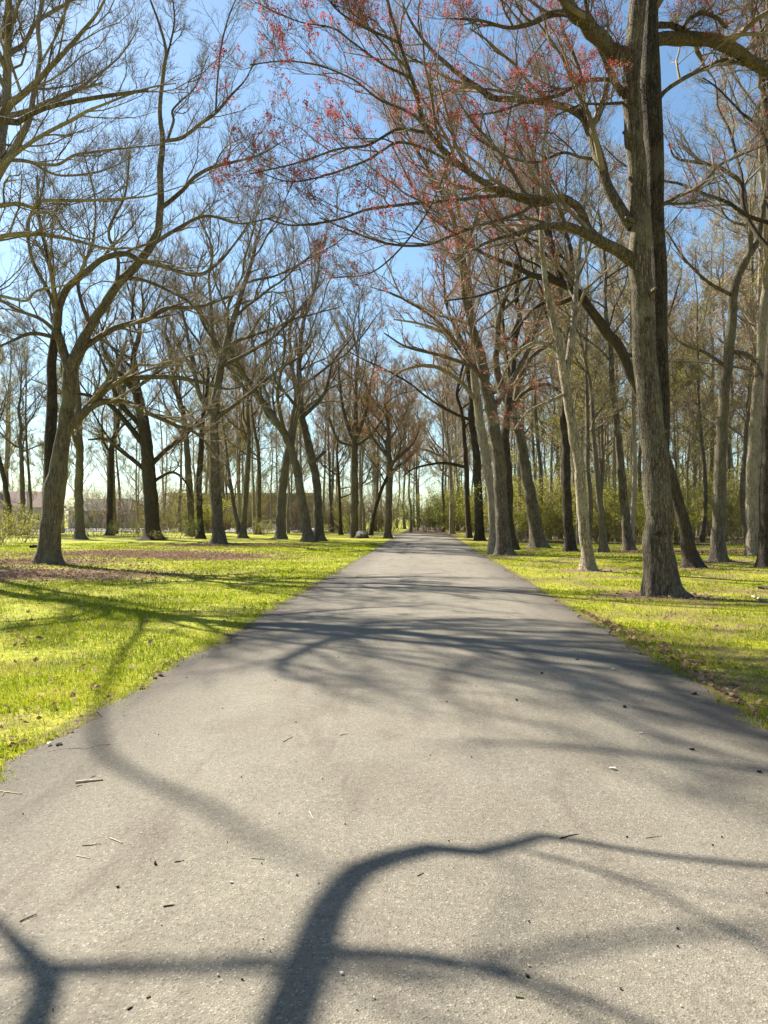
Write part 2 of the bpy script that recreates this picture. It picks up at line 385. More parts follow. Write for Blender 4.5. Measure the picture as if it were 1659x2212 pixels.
def tree(name, label, seed, Y, trunk, limbs=(), stems=(), height=None, nauto=11, auto_t=(.45, 1.0), auto_len=5.0, lv=(8, 7, 6, 2), bk=None, tw=None,
         buds=None, bud_share=.5, bud_per=3, bud_size=.016, flare=5, group=None, cat='tree', sides=14, up=.10, fine=1.0, limb_kids=None, ang=(35, 75), bud_limbs_only=False, wlimbs=(), l2r=.6, wk=1.0):
    rng = np.random.default_rng(seed); bk = bk or M_BARK; tw = tw or M_TWIG
    A = world_line(Y, trunk)
    if height and A[-1, 2] < height:                       # leader goes on to the top of the tree
        d = nrm(A[-1, :3] - A[-2, :3]); p = A[-1, :3].copy(); r = A[-1, 3]; ext = []
        left = height - p[2]; k = max(3, int(left / 1.2))
        for q in range(1, k + 1):
            d = nrm(d + rng.normal(size=3) * .16 + np.array([0, 0, .12])); p = p + d * left / k
            ext.append([*p, max(r * (1 - q / k) ** .8, .012)])
        A = np.vstack([A, ext])
    bx, by = A[0, 0], A[0, 1]; bz = hz(bx, by); A[0, 2] = bz - .12
    root = empty(name, (bx, by, bz)); off = (bx, by, bz)
    tag(root, label, cat, group)
    nn = max(18, int(np.linalg.norm(np.diff(A[:, :3], axis=0), axis=1).sum() / .16))
    # flared foot
    S = spline(A, nn); S[:, 3] = np.maximum(S[:, 3], .01)
    zf = S[:, 2] - S[0, 2]; S[:, 3] *= 1 + .30 * np.exp(-zf / .45) + .30 * np.exp(-zf / .14)
    S = wiggle(rng, S, .035)
    T = Tubes(); T.add(S[:, :3], S[:, 3], max(sides, 16), .055, seed, flare)
    T.build('trunk', bk, root, off)
    crown = Tubes(); par = []; parR = []
    def as_limb(L, nm='limb', m=None, hi=0.0, twigs=True):
        L = wiggle(rng, L, .035); t = Tubes(); t.add(L[:, :3], np.maximum(L[:, 3], .006), 9, .05, seed + len(par)); t.build(nm, m or bk, root, off)
        if not twigs: return
        q = spline(L[int(hi * len(L)):], 9); par.append(q[:, :3]); parR.append(q[:, 3])
    for s in stems:
        L = spline(world_line(Y + s.get('d0', 0), s['p'], s.get('dy', 0)), 40); as_limb(L, 'stem', s.get('m'), .55)
    for l in limbs:
        dy = l[1] if len(l) > 1 else 0; d0 = l[2] if len(l) > 2 else 0
        a = world_line(Y + d0, l[0], dy); a[:, 3] *= wk; as_limb(spline(a, max(12, int(len(a) * 5))))
    for k, w in enumerate(wlimbs): as_limb(spline(np.array(w), 44), twigs=(k not in (2, 8)))
    if nauto:
        k0 = int(auto_t[0] * (nn - 1)); TP = S[None, k0:, :3]; TR = S[None, k0:, 3]
        q = np.linspace(0, TP.shape[1] - 1, 16).astype(int)
        lp, lr = grow(rng, TP[:, q], TR[:, q], nauto, .0, .97, auto_len / max(np.linalg.norm(np.diff(S[k0:, :3], axis=0), axis=1).sum(), 1), ang, up, .17, 9, .5, .3, .02, 1.2, 11, .35)
        for a, r in zip(lp, lr):
            L = spline(np.column_stack([a, r]), 18); t = Tubes(); t.add(L[:, :3], L[:, 3], 7); t.build('limb', bk, root, off)
            par.append(a); parR.append(r)
        q = np.linspace(int(.6 * (TP.shape[1] - 1)), TP.shape[1] - 1, 9).astype(int)
        par.append(S[k0:, :3][q]); parR.append(S[k0:, 3][q])
    PP = np.array(par); PR = np.array(parR)
    rm = .0024 * max(1.0, Y / 26.0) ** .8 * fine
    a, b, c, e = lv
    l2, r2 = grow(rng, PP, PR, a, .16, 1.0, .44, (30, 65), .07, .20, 7, l2r, .28, rm * 2.4, .5, 4.2)
    crown.add(l2, r2, 5)
    l3, r3 = grow(rng, l2, r2, b, .15, 1.0, .46, (30, 60), .07, .22, 6, .6, .3, rm * 1.5, .3, 1.9)
    crown.add(l3, r3, 4)
    l4, r4 = grow(rng, l3, r3, c, .15, 1.0, .5, (28, 58), .06, .22, 4, .65, .4, rm * 1.1, .18, 1.0)
    crown.add(l4, r4, 3)
    last = l4
    if e:
        l5, r5 = grow(rng, l4, r4, e, .25, 1.0, .55, (25, 55), .05, .2, 3, .7, .45, rm, .12, .6)
        crown.add(l5, r5, 3); last = l5
    crown.build('crown', tw, root, off)
    if buds:
        for (mt, share, per, size, nm) in buds:
            sprd = 1.7 if mt is M_RED else 2.2
            k = rng.random(len(last)) < share
            if callable(bud_limbs_only): k &= bud_limbs_only(last[:, -1])
            tips = last[k, -1]
            Vb, Tb = clusters(rng, tips, per, size * sprd, size)
            mesh_obj(nm, Vb - np.asarray(off), None, mt, root, False, Tb)
    return root

RED = lambda s, per=9, sz=.016: (M_RED, s, per, sz, 'blossom')
ORG = lambda s, per=4, sz=.022: (M_ORANGE, s, per, sz, 'blossom')
TAN = lambda s, per=2, sz=.02: (M_TAN, s, per, sz, 'young_leaves')
YG = lambda s, per=3, sz=.022: (M_YGREEN, s, per, sz, 'young_leaves')

# --- the big twin-stemmed maple on the right, leaning over the path
tree('maple_tree', 'thick twin-stemmed maple beside the path on the right, limbs with red blossom reaching over it', 1, 15.3,
     [(1434, 1287, 72), (1427, 1240, 68), (1422, 1141, 57), (1419, 1053, 56), (1413, 950, 54), (1400, 848, 50), (1387, 702, 47), (1383, 560, 46), (1377, 358, 41), (1362, 179, 38), (1376, 36, 36), (1385, -80, 32), (1392, -300, 22), (1380, -560, 8)],
     limbs=[([(1362, 560, 30), (1340, 544, 27), (1310, 528, 25), (1273, 508, 23), (1240, 492, 18), (1215, 487, 16), (1160, 491, 13), (1134, 500, 10), (1060, 520, 7), (980, 560, 4)], -2.0),
            ([(1288, 514, 19), (1268, 490, 20), (1253, 455, 19), (1235, 436, 18), (1208, 428, 17), (1155, 438, 16), (1100, 420, 15), (1040, 390, 14), (980, 345, 13), (945, 310, 12), (916, 268, 11), (903, 220, 10), (890, 170, 9), (862, 89, 8), (837, 0, 6), (820, -90, 4)], -2.5, -.2),
            ([(1180, 432, 12), (1134, 422, 9), (1060, 424, 8), (970, 433, 7), (890, 440, 7), (801, 451, 6), (750, 468, 5), (701, 480, 5), (630, 487, 4), (576, 473, 3)], -1.8, -1.0),
            ([(1150, 440, 10), (1134, 455, 8), (1075, 475, 7), (1013, 494, 7), (960, 515, 6), (916, 530, 6), (837, 526, 5), (755, 498, 4), (690, 470, 3)], -1.2, -1.0),
            ([(918, 286, 8), (862, 279, 7), (825, 298, 6), (790, 315, 6), (730, 322, 5), (646, 351, 4), (540, 376, 3)], -1.0, -2.0),
            ([(1040, 391, 8), (984, 358, 7), (920, 322, 6), (862, 308, 6), (825, 326, 5), (790, 347, 5), (700, 380, 4), (620, 392, 3), (540, 362, 2)], -1.2, -1.6),
            ([(862, 92, 7), (825, 76, 6), (790, 61, 5), (737, 29, 4), (711, 0, 3)], -.5, -2.4),
            ([(916, 268, 8), (880, 240, 6), (820, 215, 5), (760, 170, 4), (683, 140, 4), (611, 132, 3), (540, 140, 3)], -1.2, -2.1),
            ([(890, 170, 7), (830, 140, 5), (760, 90, 4), (719, 61, 4), (647, 47, 3), (593, 25, 3), (550, 4, 2)], -1.0, -2.2),
            ([(970, 340, 9), (950, 400, 5), (916, 470, 4), (862, 540, 4), (800, 590, 3), (720, 600, 2)], -1.4, -1.6),
            ([(1366, 490, 26), (1340, 452, 25), (1315, 412, 25), (1303, 375, 24), (1294, 344, 24), (1280, 300, 22), (1265, 262, 20), (1240, 240, 17), (1208, 228, 15), (1140, 217, 14), (1065, 211, 13), (1030, 188, 12), (995, 162, 11), (950, 125, 9), (924, 100, 8), (892, 54, 6), (870, 10, 4)], 1.5),
            ([(1263, 262, 14), (1256, 225, 13), (1258, 180, 9), (1240, 120, 7), (1215, 60, 5), (1200, -20, 3)], .8, .6),
            ([(1294, 344, 9), (1255, 340, 7), (1215, 330, 6), (1160, 350, 5), (1100, 340, 4), (1030, 300, 3)], -.8, .4),
            ([(1350, 122, 42), (1328, 117, 40), (1305, 100, 38), (1287, 72, 36), (1268, 50, 34), (1244, 32, 30), (1219, -4, 26), (1180, -70, 18), (1120, -160, 10), (1060, -260, 4)], -1.5),
            ([(1240, 30, 16), (1190, 30, 14), (1150, 50, 11), (1100, 60, 8), (1040, 45, 6), (980, 40, 4)], -1.0, -.4),
            ([(1346, 205, 17), (1330, 180, 15), (1315, 152, 14), (1298, 110, 12), (1278, 65, 11), (1268, 20, 9), (1260, -40, 6)], -.6),
            ([(1318, 172, 9), (1262, 176, 9), (1208, 205, 8), (1170, 214, 7), (1136, 219, 6), (1080, 240, 4), (1010, 250, 3)], -1.2, -.2),
            ([(1412, 88, 28), (1435, 83, 27), (1487, 82, 28), (1530, 86, 28), (1566, 97, 30), (1600, 118, 26), (1659, 154, 22), (1720, 180, 16), (1800, 170, 8)], 1.2, .85),
            ([(1412, 56, 14), (1445, 54, 13), (1475, 66, 14), (1498, 82, 14)], .1, .9),
            ([(1475, 60, 9), (1490, 40, 9), (1520, 28, 9), (1550, 40, 8), (1570, 60, 7)], .2, .6),
            ([(1418, 222, 10), (1440, 193, 10), (1495, 160, 9), (1530, 145, 9), (1566, 130, 9), (1620, 140, 6), (1690, 120, 4)], 1.0, .85),
            ([(1415, 440, 12), (1435, 440, 10), (1459, 427, 9), (1485, 415, 8), (1512, 402, 8), (1548, 363, 7), (1575, 346, 6), (1602, 334, 5), (1660, 310, 3)], .8, .75),
            ([(1440, 440, 6), (1475, 440, 5), (1505, 438, 3)], .2, .8),
            ([(1344, 222, 7), (1300, 225, 6), (1255, 226, 5), (1200, 250, 3)], -.4)],
     stems=[dict(p=[(1426, 1100, 20), (1429, 1010, 30), (1430, 930, 32), (1430, 848, 34), (1424, 702, 36), (1420, 560, 38), (1413, 358, 40), (1404, 179, 46), (1405, 36, 32), (1412, -100, 28), (1430, -320, 18), (1450, -560, 6)], d0=.42, dy=.5, m=M_BARKD)],  # rear stem's shade is put into its colour by the darker bark
     nauto=0, lv=(11, 7, 6, 2), bk=M_BARK, tw=M_TWIG, bud_limbs_only=lambda p: (p[:, 0] < 5.4) | (np.random.default_rng(1).random(len(p)) < .25), buds=[RED(.10, 16, .019), ORG(.02, 10, .016)], sides=28, flare=6)

def knot(root, px, py, Y, s):
    r = np.random.default_rng(4); V, Q = [], []; n, m = 12, 6; c = P(px, py, Y)
    prof = [(1.0, 0), (.95, -.35), (.7, -.62), (.45, -.6), (.28, -.38), (.05, -.3)]
    for R_, d in prof:
        for b in range(n):
            th = 2 * math.pi * b / n; q = 1 + .14 * r.normal(); V.append([R_ * s * q * math.cos(th), d * s, R_ * s * .7 * q * math.sin(th)])
    Q = [[a * n + b, a * n + (b + 1) % n, (a + 1) * n + (b + 1) % n, (a + 1) * n + b] for a in range(m - 1) for b in range(n)]
    o = mesh_obj('knot', np.array(V) + c - np.array(root.location), Q, M_BARKD, root)
hero = [o for o in SC.objects if o.name == 'maple_tree'][0]
for (a, b, dy) in (((1400, 640), (1418, 622), -.25), ((1372, 480), (1352, 470), -.1), ((1412, 950), (1441, 930), -.15), ((1365, 300), (1346, 286), -.2)):
    L_ = np.array([P(*a, 15.2), P((a[0] + b[0]) / 2, (a[1] + b[1]) / 2 - 2, 15.2 + dy), P(*b, 15.2 + dy * 1.8)])
    T_ = Tubes(); q_ = spline(L_, 8); T_.add(q_, np.array([.055, .05, .045, .042, .038, .036, .034, .028]), 9, .12, 3, cap=True); T_.build('stub', M_BARK, hero, hero.location)
knot(hero, 1421, 1152, 15.02, .09); knot(hero, 1398, 690, 15.08, .07)
# --- the bare oak on the left of the lawn, forking low
tree('oak_tree', 'big bare oak forking low on the left lawn among brown leaves', 2, 25.2,
     [(104, 1224, 52), (107, 1190, 44), (112, 1120, 42), (119, 1060, 46), (127, 1010, 36), (137, 940, 31), (147, 870, 29), (152, 800, 29), (172, 752, 24), (200, 698, 20), (251, 620, 19), (297, 569, 18), (333, 519, 17), (347, 448, 15), (347, 358, 13), (351, 304, 12), (345, 233, 9), (355, 143, 8), (358, 107, 7), (340, 40, 5), (322, -10, 4), (318, -60, 2)],
     limbs=[([(150, 800, 22), (135, 752, 19), (125, 716, 18), (126, 680, 17), (136, 637, 16), (155, 612, 15), (179, 591, 14), (222, 559, 13), (269, 548, 12), (304, 562, 10), (358, 577, 9), (423, 594, 8), (466, 573, 7), (501, 534, 5), (540, 480, 3)], -2),
            ([(160, 775, 16), (190, 745, 14), (233, 716, 13), (269, 702, 12), (322, 688, 11), (358, 666, 9), (430, 663, 7), (500, 640, 4)], 1.5),
            ([(140, 930, 22), (166, 905, 20), (196, 874, 19), (228, 839, 17), (255, 823, 15), (309, 815, 12), (376, 815, 10), (430, 825, 8), (490, 840, 5), (540, 830, 3)], -1.5),
            ([(180, 890, 15), (223, 868, 14), (268, 868, 12), (309, 887, 10), (376, 917, 8), (430, 940, 5), (470, 990, 3)], 1.2, -.4),
            ([(351, 306, 8), (394, 297, 8), (430, 269, 7), (466, 244, 6), (501, 204, 5), (530, 172, 3), (550, 130, 2)], -1),
            ([(347, 450, 10), (394, 412, 9), (412, 390, 8), (448, 365, 8), (501, 351, 6), (560, 335, 4), (620, 300, 2)], 1),
            ([(333, 525, 9), (376, 498, 8), (430, 469, 7), (466, 469, 6), (519, 483, 4), (590, 470, 3)], -1),
            ([(362, 302, 6), (375, 262, 6), (372, 240, 5), (394, 215, 4), (420, 190, 3), (450, 120, 2)], .6),
            ([(355, 143, 5), (376, 54, 4), (372, -10, 3)], .5),
            ([(466, 244, 5), (470, 170, 4), (480, 90, 4), (500, 20, 3), (530, -40, 2)], .5, -.6),
            ([(270, 600, 9), (320, 608, 7), (376, 634, 6), (405, 650, 5), (450, 700, 3)], -1),
            ([(126, 690, 10), (116, 655, 9), (100, 620, 8), (70, 560, 7), (60, 480, 6), (90, 420, 4), (100, 340, 3)], -1.5),
            ([(124, 720, 10), (90, 690, 8), (40, 670, 7), (-20, 640, 5), (-80, 630, 3)], 1.5),
            ([(122, 730, 9), (70, 720, 8), (30, 735, 6), (-30, 760, 4)], -1.5),
            ([(195, 705, 9), (175, 650, 8), (170, 600, 7), (200, 520, 5), (205, 430, 4), (180, 330, 3)], 1.8),
            ([(250, 622, 8), (255, 560, 7), (235, 500, 6), (270, 420, 5), (280, 330, 3)], -1.5)],
     stems=[dict(p=[(114, 1120, 20), (110, 1060, 26), (108, 1000, 26), (109, 930, 24), (112, 850, 22), (113, 780, 20), (124, 700, 18), (118, 640, 12), (105, 560, 9), (85, 470, 7), (80, 380, 4)], d0=.18, dy=1.5, m=M_BARKD)],
     nauto=0, l2r=.5, fine=1.2, lv=(12, 8, 6, 2), bk=M_BARKM, tw=M_TWIG, sides=20)

# --- oak just outside the view on the left: its limbs fill the upper left, its shadow crosses lawn and path
tree('oak_tree', 'bare oak left of the lawn whose pale limbs spread across the top left sky', 3, 18.2,
     [(-124, 1259, 58), (-118, 1120, 48), (-112, 980, 46), (-102, 820, 44), (-92, 680, 42), (-75, 560, 40), (-50, 450, 31), (0, 368, 21), (36, 314, 16), (64, 258, 13), (72, 215, 11), (86, 125, 8), (82, 55, 9), (95, -40, 7), (90, -200, 3)],
     limbs=[([(-70, 420, 26), (-40, 330, 24), (0, 250, 22), (47, 206, 20), (100, 154, 16), (143, 107, 14), (172, 75, 12), (215, 21, 8), (240, -40, 5), (260, -120, 3)], -1.5),
            ([(-20, 400, 14), (0, 362, 13), (36, 330, 13), (72, 304, 12), (110, 282, 11), (154, 260, 11), (190, 240, 9), (233, 222, 7), (322, 190, 5), (380, 180, 3)], -1.5),
            ([(-10, 350, 12), (40, 346, 11), (85, 354, 10), (125, 355, 9), (161, 335, 8), (205, 328, 7), (251, 322, 6), (322, 315, 4), (380, 310, 2)], 1),
            ([(70, 352, 8), (125, 378, 7), (197, 374, 6), (250, 358, 4), (300, 330, 2)], 1.2, .4),
            ([(-80, 500, 18), (-40, 452, 16), (0, 444, 14), (40, 440, 12), (72, 448, 11), (90, 434, 10), (179, 433, 9), (250, 430, 7), (322, 423, 5), (400, 400, 3)], -1.5),
            ([(-95, 640, 20), (-50, 540, 17), (0, 512, 15), (72, 505, 14), (115, 510, 12), (161, 519, 10), (233, 537, 8), (286, 537, 6), (350, 560, 3)], 1.5),
            ([(62, 508, 9), (64, 470, 8), (85, 458, 7), (120, 466, 7), (140, 498, 6), (190, 516, 5), (230, 500, 4), (280, 440, 3)], -.8, .6),
            ([(-100, 760, 14), (-50, 640, 12), (0, 640, 10), (55, 650, 8), (80, 628, 7), (143, 615, 5), (200, 590, 3)], -1.0),
            ([(64, 250, 14), (110, 225, 11), (160, 200, 9), (200, 170, 7), (260, 120, 5), (300, 60, 3)], 1.4),
            ([(80, 150, 8), (130, 60, 6), (150, -20, 5), (170, -120, 3)], -.8),
            ([(47, 206, 9), (20, 120, 8), (10, 40, 6), (30, -60, 4)], -1.2, -.5),
            ([(-60, 480, 18), (-130, 330, 15), (-200, 180, 11), (-300, 60, 6)], 1.5),
            ([(-90, 660, 16), (-190, 560, 12), (-330, 500, 8), (-450, 480, 4)], -1.5),
            ([(-55, 460, 16), (-60, 300, 13), (-40, 120, 9), (-60, -80, 5), (-40, -260, 3)], 2.5),
            ([(-80, 560, 16), (-100, 420, 13), (-60, 260, 9), (-20, 60, 6), (0, -140, 3)], -3.5)],
     wlimbs=[from_trunk(-30, 410, .15, sl([(-.85, 10.6, 11.0, .27), (.43, 9.86, 12.7, .23), (1.5, 8.9, 14, .20), (2.69, 7.6, 15.2, .16), (3.4, 6.6, 16, .13), (4.2, 5.8, 16.6, .08), (4.8, 5.0, 17.2, .03)])),
             sl([(.2, 10.0, 12.4, .20), (-.35, 9.75, 12.7, .17), (-.76, 9.2, 13, .16), (-1.08, 8.0, 13.4, .15), (-1.05, 7.5, 13.8, .12), (-.8, 7.0, 14.3, .08), (-.1, 6.7, 14.8, .05), (.6, 6.5, 15.2, .03)]),
             from_trunk(-78, 580, .11, sl([(-3.6, 11.0, 9.4, .11), (-3.0, 8.4, 11.6, .09), (-2.4, 6.2, 13.4, .08), (-1.79, 4.8, 14.4, .09), (-.92, 3.9, 15.4, .08), (-.5, 3.4, 16, .05), (-.1, 3.1, 16.4, .03)])),
             sl([(1.2, 9.17, 13.7, .15), (1.9, 9.1, 14.2, .13), (2.8, 8.7, 14.9, .11), (3.9, 8.4, 15.4, .08), (5, 7.9, 15.8, .04)]),
             sl([(.9, 9.44, 13.3, .15), (1.3, 8.4, 14.2, .14), (2.0, 7.3, 15, .13), (2.4, 6.3, 15.7, .11), (2.7, 5.4, 16.3, .10), (3.1, 4.6, 16.9, .07), (3.5, 4.0, 17.4, .03)]),
             sl([(1.5, 8.9, 14, .12), (1.75, 7.4, 15, .10), (1.7, 6.0, 15.9, .09), (2.2, 4.8, 16.6, .08), (3.2, 4.1, 17.2, .05), (4.0, 3.8, 17.6, .02)]),
             sl([(2.69, 7.6, 15.2, .12), (2.6, 6.7, 15.8, .11), (2.9, 5.8, 16.4, .09), (3.6, 5.2, 17, .05)]),
             sl([(.43, 9.86, 12.7, .12), (.9, 8.8, 13.7, .10), (1.9, 7.9, 14.5, .08), (3.2, 7.4, 15.2, .05), (4.0, 7.2, 15.6, .03)]),
             from_trunk(-85, 640, .10, sl([(-4.6, 11.8, 7.6, .13), (-5.4, 10.6, 8.2, .10), (-6.2, 9.6, 9, .05)])),
             sl([(-.2, 10.22, 11.9, .15), (.8, 10.3, 12.4, .12), (2.0, 10.1, 12.9, .10), (3.2, 10.0, 13.3, .06)])],
     nauto=0, lv=(11, 8, 6, 2), bk=M_BARKP, tw=M_TWIG, sides=20, l2r=.45, wk=.72, fine=1.25)

# --- nearer oak outside the view on the left: casts the broad soft shadows over the near path
def shade_tree():
    rng = np.random.default_rng(44)
    bx, by = -7.2, 3.0; bz = hz(bx, by); off = (bx, by, bz)
    root = empty('oak_tree', off); tag(root, 'tall bare oak standing close by, beyond the left edge, shading the near path', 'tree')
    A = np.array([[bx, by, bz - .1, .42], [bx + .02, by + .05, 1.2, .33], [bx + .1, by + .1, 3.5, .30], [bx + .3, by + .2, 6.0, .27], [bx + .7, by + .3, 8.0, .2], [bx + .9, by + .1, 10.5, .13], [bx + 1.0, by + .4, 13, .08], [bx + .8, by + .2, 16, .02]])
    S = wiggle(rng, spline(A, 60), .03); T = Tubes(); T.add(S[:, :3], S[:, 3], 18, .05, 4, 5); T.build('trunk', M_BARKM, root, off)
    L = [[A[2].tolist(), *sl([(-1.2, .4, 5.0, .20), (-.40, 1.7, 5.3, .165), (-.29, 2.23, 5.4, .15), (-.243, 2.62, 5.45, .14), (-.2, 2.93, 5.5, .125), (-.098, 3.2, 5.55, .115), (.084, 3.34, 5.6, .105), (.279, 3.43, 5.65, .10), (.443, 3.38, 5.7, .085), (.60, 3.46, 5.7, .08), (.753, 3.56, 5.75, .07), (.858, 3.53, 5.8, .055), (1.2, 3.38, 5.85, .048), (1.69, 3.27, 5.9, .045), (2.4, 3.2, 6.0, .03)]).tolist()],
         [A[2].tolist(), *sl([(-1.5, .6, 4.9, .14), (-1.04, 2.0, 5.1, .12), (-1.06, 2.23, 5.15, .11), (-1.115, 2.46, 5.2, .10), (-1.27, 2.62, 5.25, .08), (-1.45, 2.8, 5.3, .05), (-1.9, 3.2, 5.5, .025)]).tolist()],
         [*sl([(-1.16, 2.52, 5.25, .07), (-.83, 2.52, 7.5, .075), (-.36, 2.51, 8.6, .07), (.11, 2.48, 9.2, .065), (.43, 2.54, 9.6, .06), (.96, 2.71, 10, .055), (1.43, 2.77, 10.3, .05), (2.0, 2.8, 10.6, .03)]).tolist()],
         [A[5].tolist(), *sl([(3.2, 2.6, 11.5, .11), (3.0, 4.0, 12.5, .10), (2.2, 4.6, 13, .09), (1.4, 4.9, 13.4, .07), (.6, 5.1, 13.8, .04)]).tolist()],
         
         
         [A[3].tolist(), [bx - 1.5, by + 1, 7.5, .1], [bx - 3, by + 2, 9, .07], [bx - 4, by + 3, 11, .03]],
         [A[4].tolist(), [bx - .5, by - 2, 9.5, .09], [bx - .8, by - 3.5, 11, .06], [bx - .6, by - 5, 12.5, .02]]]
    par, parR = [], []
    for l in L:
        q = wiggle(rng, spline(np.array(l), 46), .02); T = Tubes(); T.add(q[:, :3], q[:, 3], 9, .05, 3); T.build('limb', M_BARKM, root, off)
        q = spline(np.array(l), 9); par.append(q[:, :3]); parR.append(q[:, 3])
    C = Tubes(); PP = np.array(par); PR = np.array(parR)
    l2, r2 = grow(rng, PP, PR, 4, .45, 1.0, .22, (30, 65), .07, .2, 7, .5, .3, .009, .5, 2.4); C.add(l2, r2, 5)
    l3, r3 = grow(rng, l2, r2, 5, .2, 1.0, .45, (30, 60), .07, .2, 5, .6, .3, .006, .3, 1.4); C.add(l3, r3, 4)
    l4, r4 = grow(rng, l3, r3, 4, .2, 1.0, .5, (30, 60), .05, .2, 4, .6, .4, .004, .2, .8); C.add(l4, r4, 3)
    C.build('crown', M_TWIG, root, off)
shade_tree()

# --- right-hand row
tree('maple_tree', 'dark trunk leaning steeply left behind the twin-stemmed maple', 5, 24.3,
     [(1496, 1224, 36), (1488, 1180, 29), (1474, 1114, 26), (1453, 1044, 25), (1420, 940, 24), (1393, 870, 23), (1366, 817, 22), (1338, 755, 22), (1307, 713, 22), (1275, 667, 20), (1237, 625, 18), (1195, 605, 15), (1150, 594, 12), (1108, 573, 10), (1050, 550, 8), (980, 505, 5), (930, 470, 3)],
     limbs=[([(1250, 637, 12), (1210, 655, 10), (1175, 655, 9), (1145, 675, 7), (1110, 720, 5), (1070, 760, 3)], -1), ([(1215, 610, 12), (1190, 520, 11), (1180, 440, 9), (1150, 330, 6), (1130, 250, 3)], 1),
            ([(1340, 757, 10), (1365, 768, 9), (1400, 740, 7), (1440, 690, 5), (1470, 600, 3)], 1.5), ([(1150, 594, 8), (1090, 620, 6), (1030, 640, 5), (960, 650, 3)], -2)],
     nauto=6, auto_t=(.5, 1), auto_len=6.5, lv=(8, 7, 6, 2), bk=M_BARKD, tw=M_TWIGW, buds=[RED(.10, 6, .02), TAN(.2, 2, .02)], sides=16)
tree('ash_tree', 'slender pale trunk leaning left on the grass beside the path', 6, 23.0,
     [(1271, 1231, 30), (1268, 1200, 25), (1261, 1149, 23), (1251, 1009, 22), (1237, 922, 20), (1219, 817, 19), (1206, 737, 17), (1192, 681, 15), (1181, 625, 13), (1174, 573, 11), (1168, 500, 9)], height=23,
     limbs=[([(1222, 815, 16), (1230, 765, 15), (1237, 713, 14), (1242, 660, 12), (1250, 560, 9), (1262, 450, 6), (1270, 330, 3)], 1.0), ([(1225, 850, 8), (1180, 870, 7), (1140, 890, 5), (1110, 930, 3)], -1),
            ([(1210, 760, 8), (1160, 740, 6), (1110, 770, 5), (1075, 840, 3)], 1)],
     nauto=11, auto_t=(.5, .98), auto_len=6.5, lv=(8, 7, 6, 2), bk=M_BARKP, tw=M_TWIG, buds=[RED(.12, 7, .019), TAN(.15, 2, .02)], sides=16)
tree('oak_tree', 'tall brown knobbly trunk between the leaning dark trunk and the pale edge trunk', 7, 27.4,
     [(1553, 1214, 36), (1553, 1180, 29), (1556, 1044, 26), (1560, 950, 23), (1563, 870, 22), (1572, 783, 21), (1581, 695, 20), (1586, 632, 19), (1603, 573, 16), (1635, 521, 13), (1648, 450, 10)], height=24,
     limbs=[([(1590, 610, 12), (1620, 540, 11), (1610, 440, 10), (1602, 395, 10), (1575, 375, 9), (1548, 358, 8), (1500, 350, 7), (1459, 340, 5), (1445, 310, 3)], -1), ([(1575, 760, 10), (1620, 770, 9), (1659, 830, 7), (1700, 850, 4)], -1),
            ([(1566, 790, 9), (1520, 760, 7), (1470, 740, 5), (1440, 700, 3)], 1), ([(1585, 640, 9), (1530, 610, 7), (1480, 560, 5), (1440, 500, 3)], -1)],
     nauto=11, auto_t=(.5, .98), auto_len=7.5, lv=(7, 7, 6, 2), bk=M_BARKM, tw=M_TWIG, buds=[TAN(.3, 2, .022), ORG(.05, 4, .02)], sides=16)
tree('birch_tree', 'pale blotchy trunk near the right edge, behind the dark edge trunk', 8, 31.0,
     [(1628, 1203, 32), (1627, 1170, 27), (1624, 1044, 24), (1631, 905, 22), (1642, 800, 20), (1652, 660, 18), (1660, 560, 15)], height=25, nauto=13, auto_t=(.4, .98), auto_len=7.5, bk=M_BARKP, tw=M_TWIG, buds=[TAN(.3, 2, .024)])
tree('oak_tree', 'dark burly trunk cut by the right edge of the view', 9, 24.6,
     [(1658, 1226, 44), (1657, 1190, 33), (1657, 1100, 30), (1660, 940, 28), (1668, 780, 26), (1680, 600, 22)], height=23, nauto=12, auto_t=(.4, .98), auto_len=8, bk=M_BARKD, tw=M_TWIG, buds=[TAN(.3, 2, .022)])
tree('oak_tree', 'stout lit trunk, nearest of the cluster where the path narrows', 10, 32.3,
     [(1090, 1201, 40), (1088, 1180, 33), (1083, 1090, 28), (1078, 1000, 27), (1068, 920, 26), (1052, 840, 24), (1040, 770, 18)], height=21,
     limbs=[([(1045, 800, 14), (1020, 720, 12), (1015, 640, 10), (1000, 540, 7), (990, 440, 4)], 1), ([(1062, 890, 12), (1100, 830, 11), (1140, 760, 9), (1160, 700, 7), (1180, 640, 4)], 1), ([(1070, 850, 9), (1030, 800, 8), (960, 770, 7), (880, 750, 5), (830, 720, 3)], -2.5),
            ([(1050, 830, 10), (1000, 760, 8), (940, 690, 6), (860, 640, 4), (800, 620, 2)], -2)],
     nauto=12, auto_t=(.45, .98), auto_len=8, bk=M_BARK, tw=M_TWIGW, buds=[RED(.16, 5, .022), TAN(.25, 2, .024)])
tree('oak_tree', 'grey trunk with pale sunlit flank touching the stout trunk at the path edge', 11, 34.2,
     [(1067, 1196, 26), (1066, 1150, 21), (1062, 1080, 20), (1052, 1000, 19), (1040, 930, 19), (1030, 860, 18), (1022, 790, 15), (1020, 700, 12)], height=23,
     limbs=[([(1032, 870, 10), (990, 820, 9), (930, 790, 8), (870, 800, 5), (830, 830, 3)], -2), ([(1024, 800, 9), (975, 730, 8), (910, 700, 6), (850, 690, 3)], 2)],
     nauto=12, auto_t=(.45, .98), auto_len=8, bk=M_BARKP, tw=M_TWIGW, buds=[RED(.16, 5, .024), TAN(.25, 2, .024)])
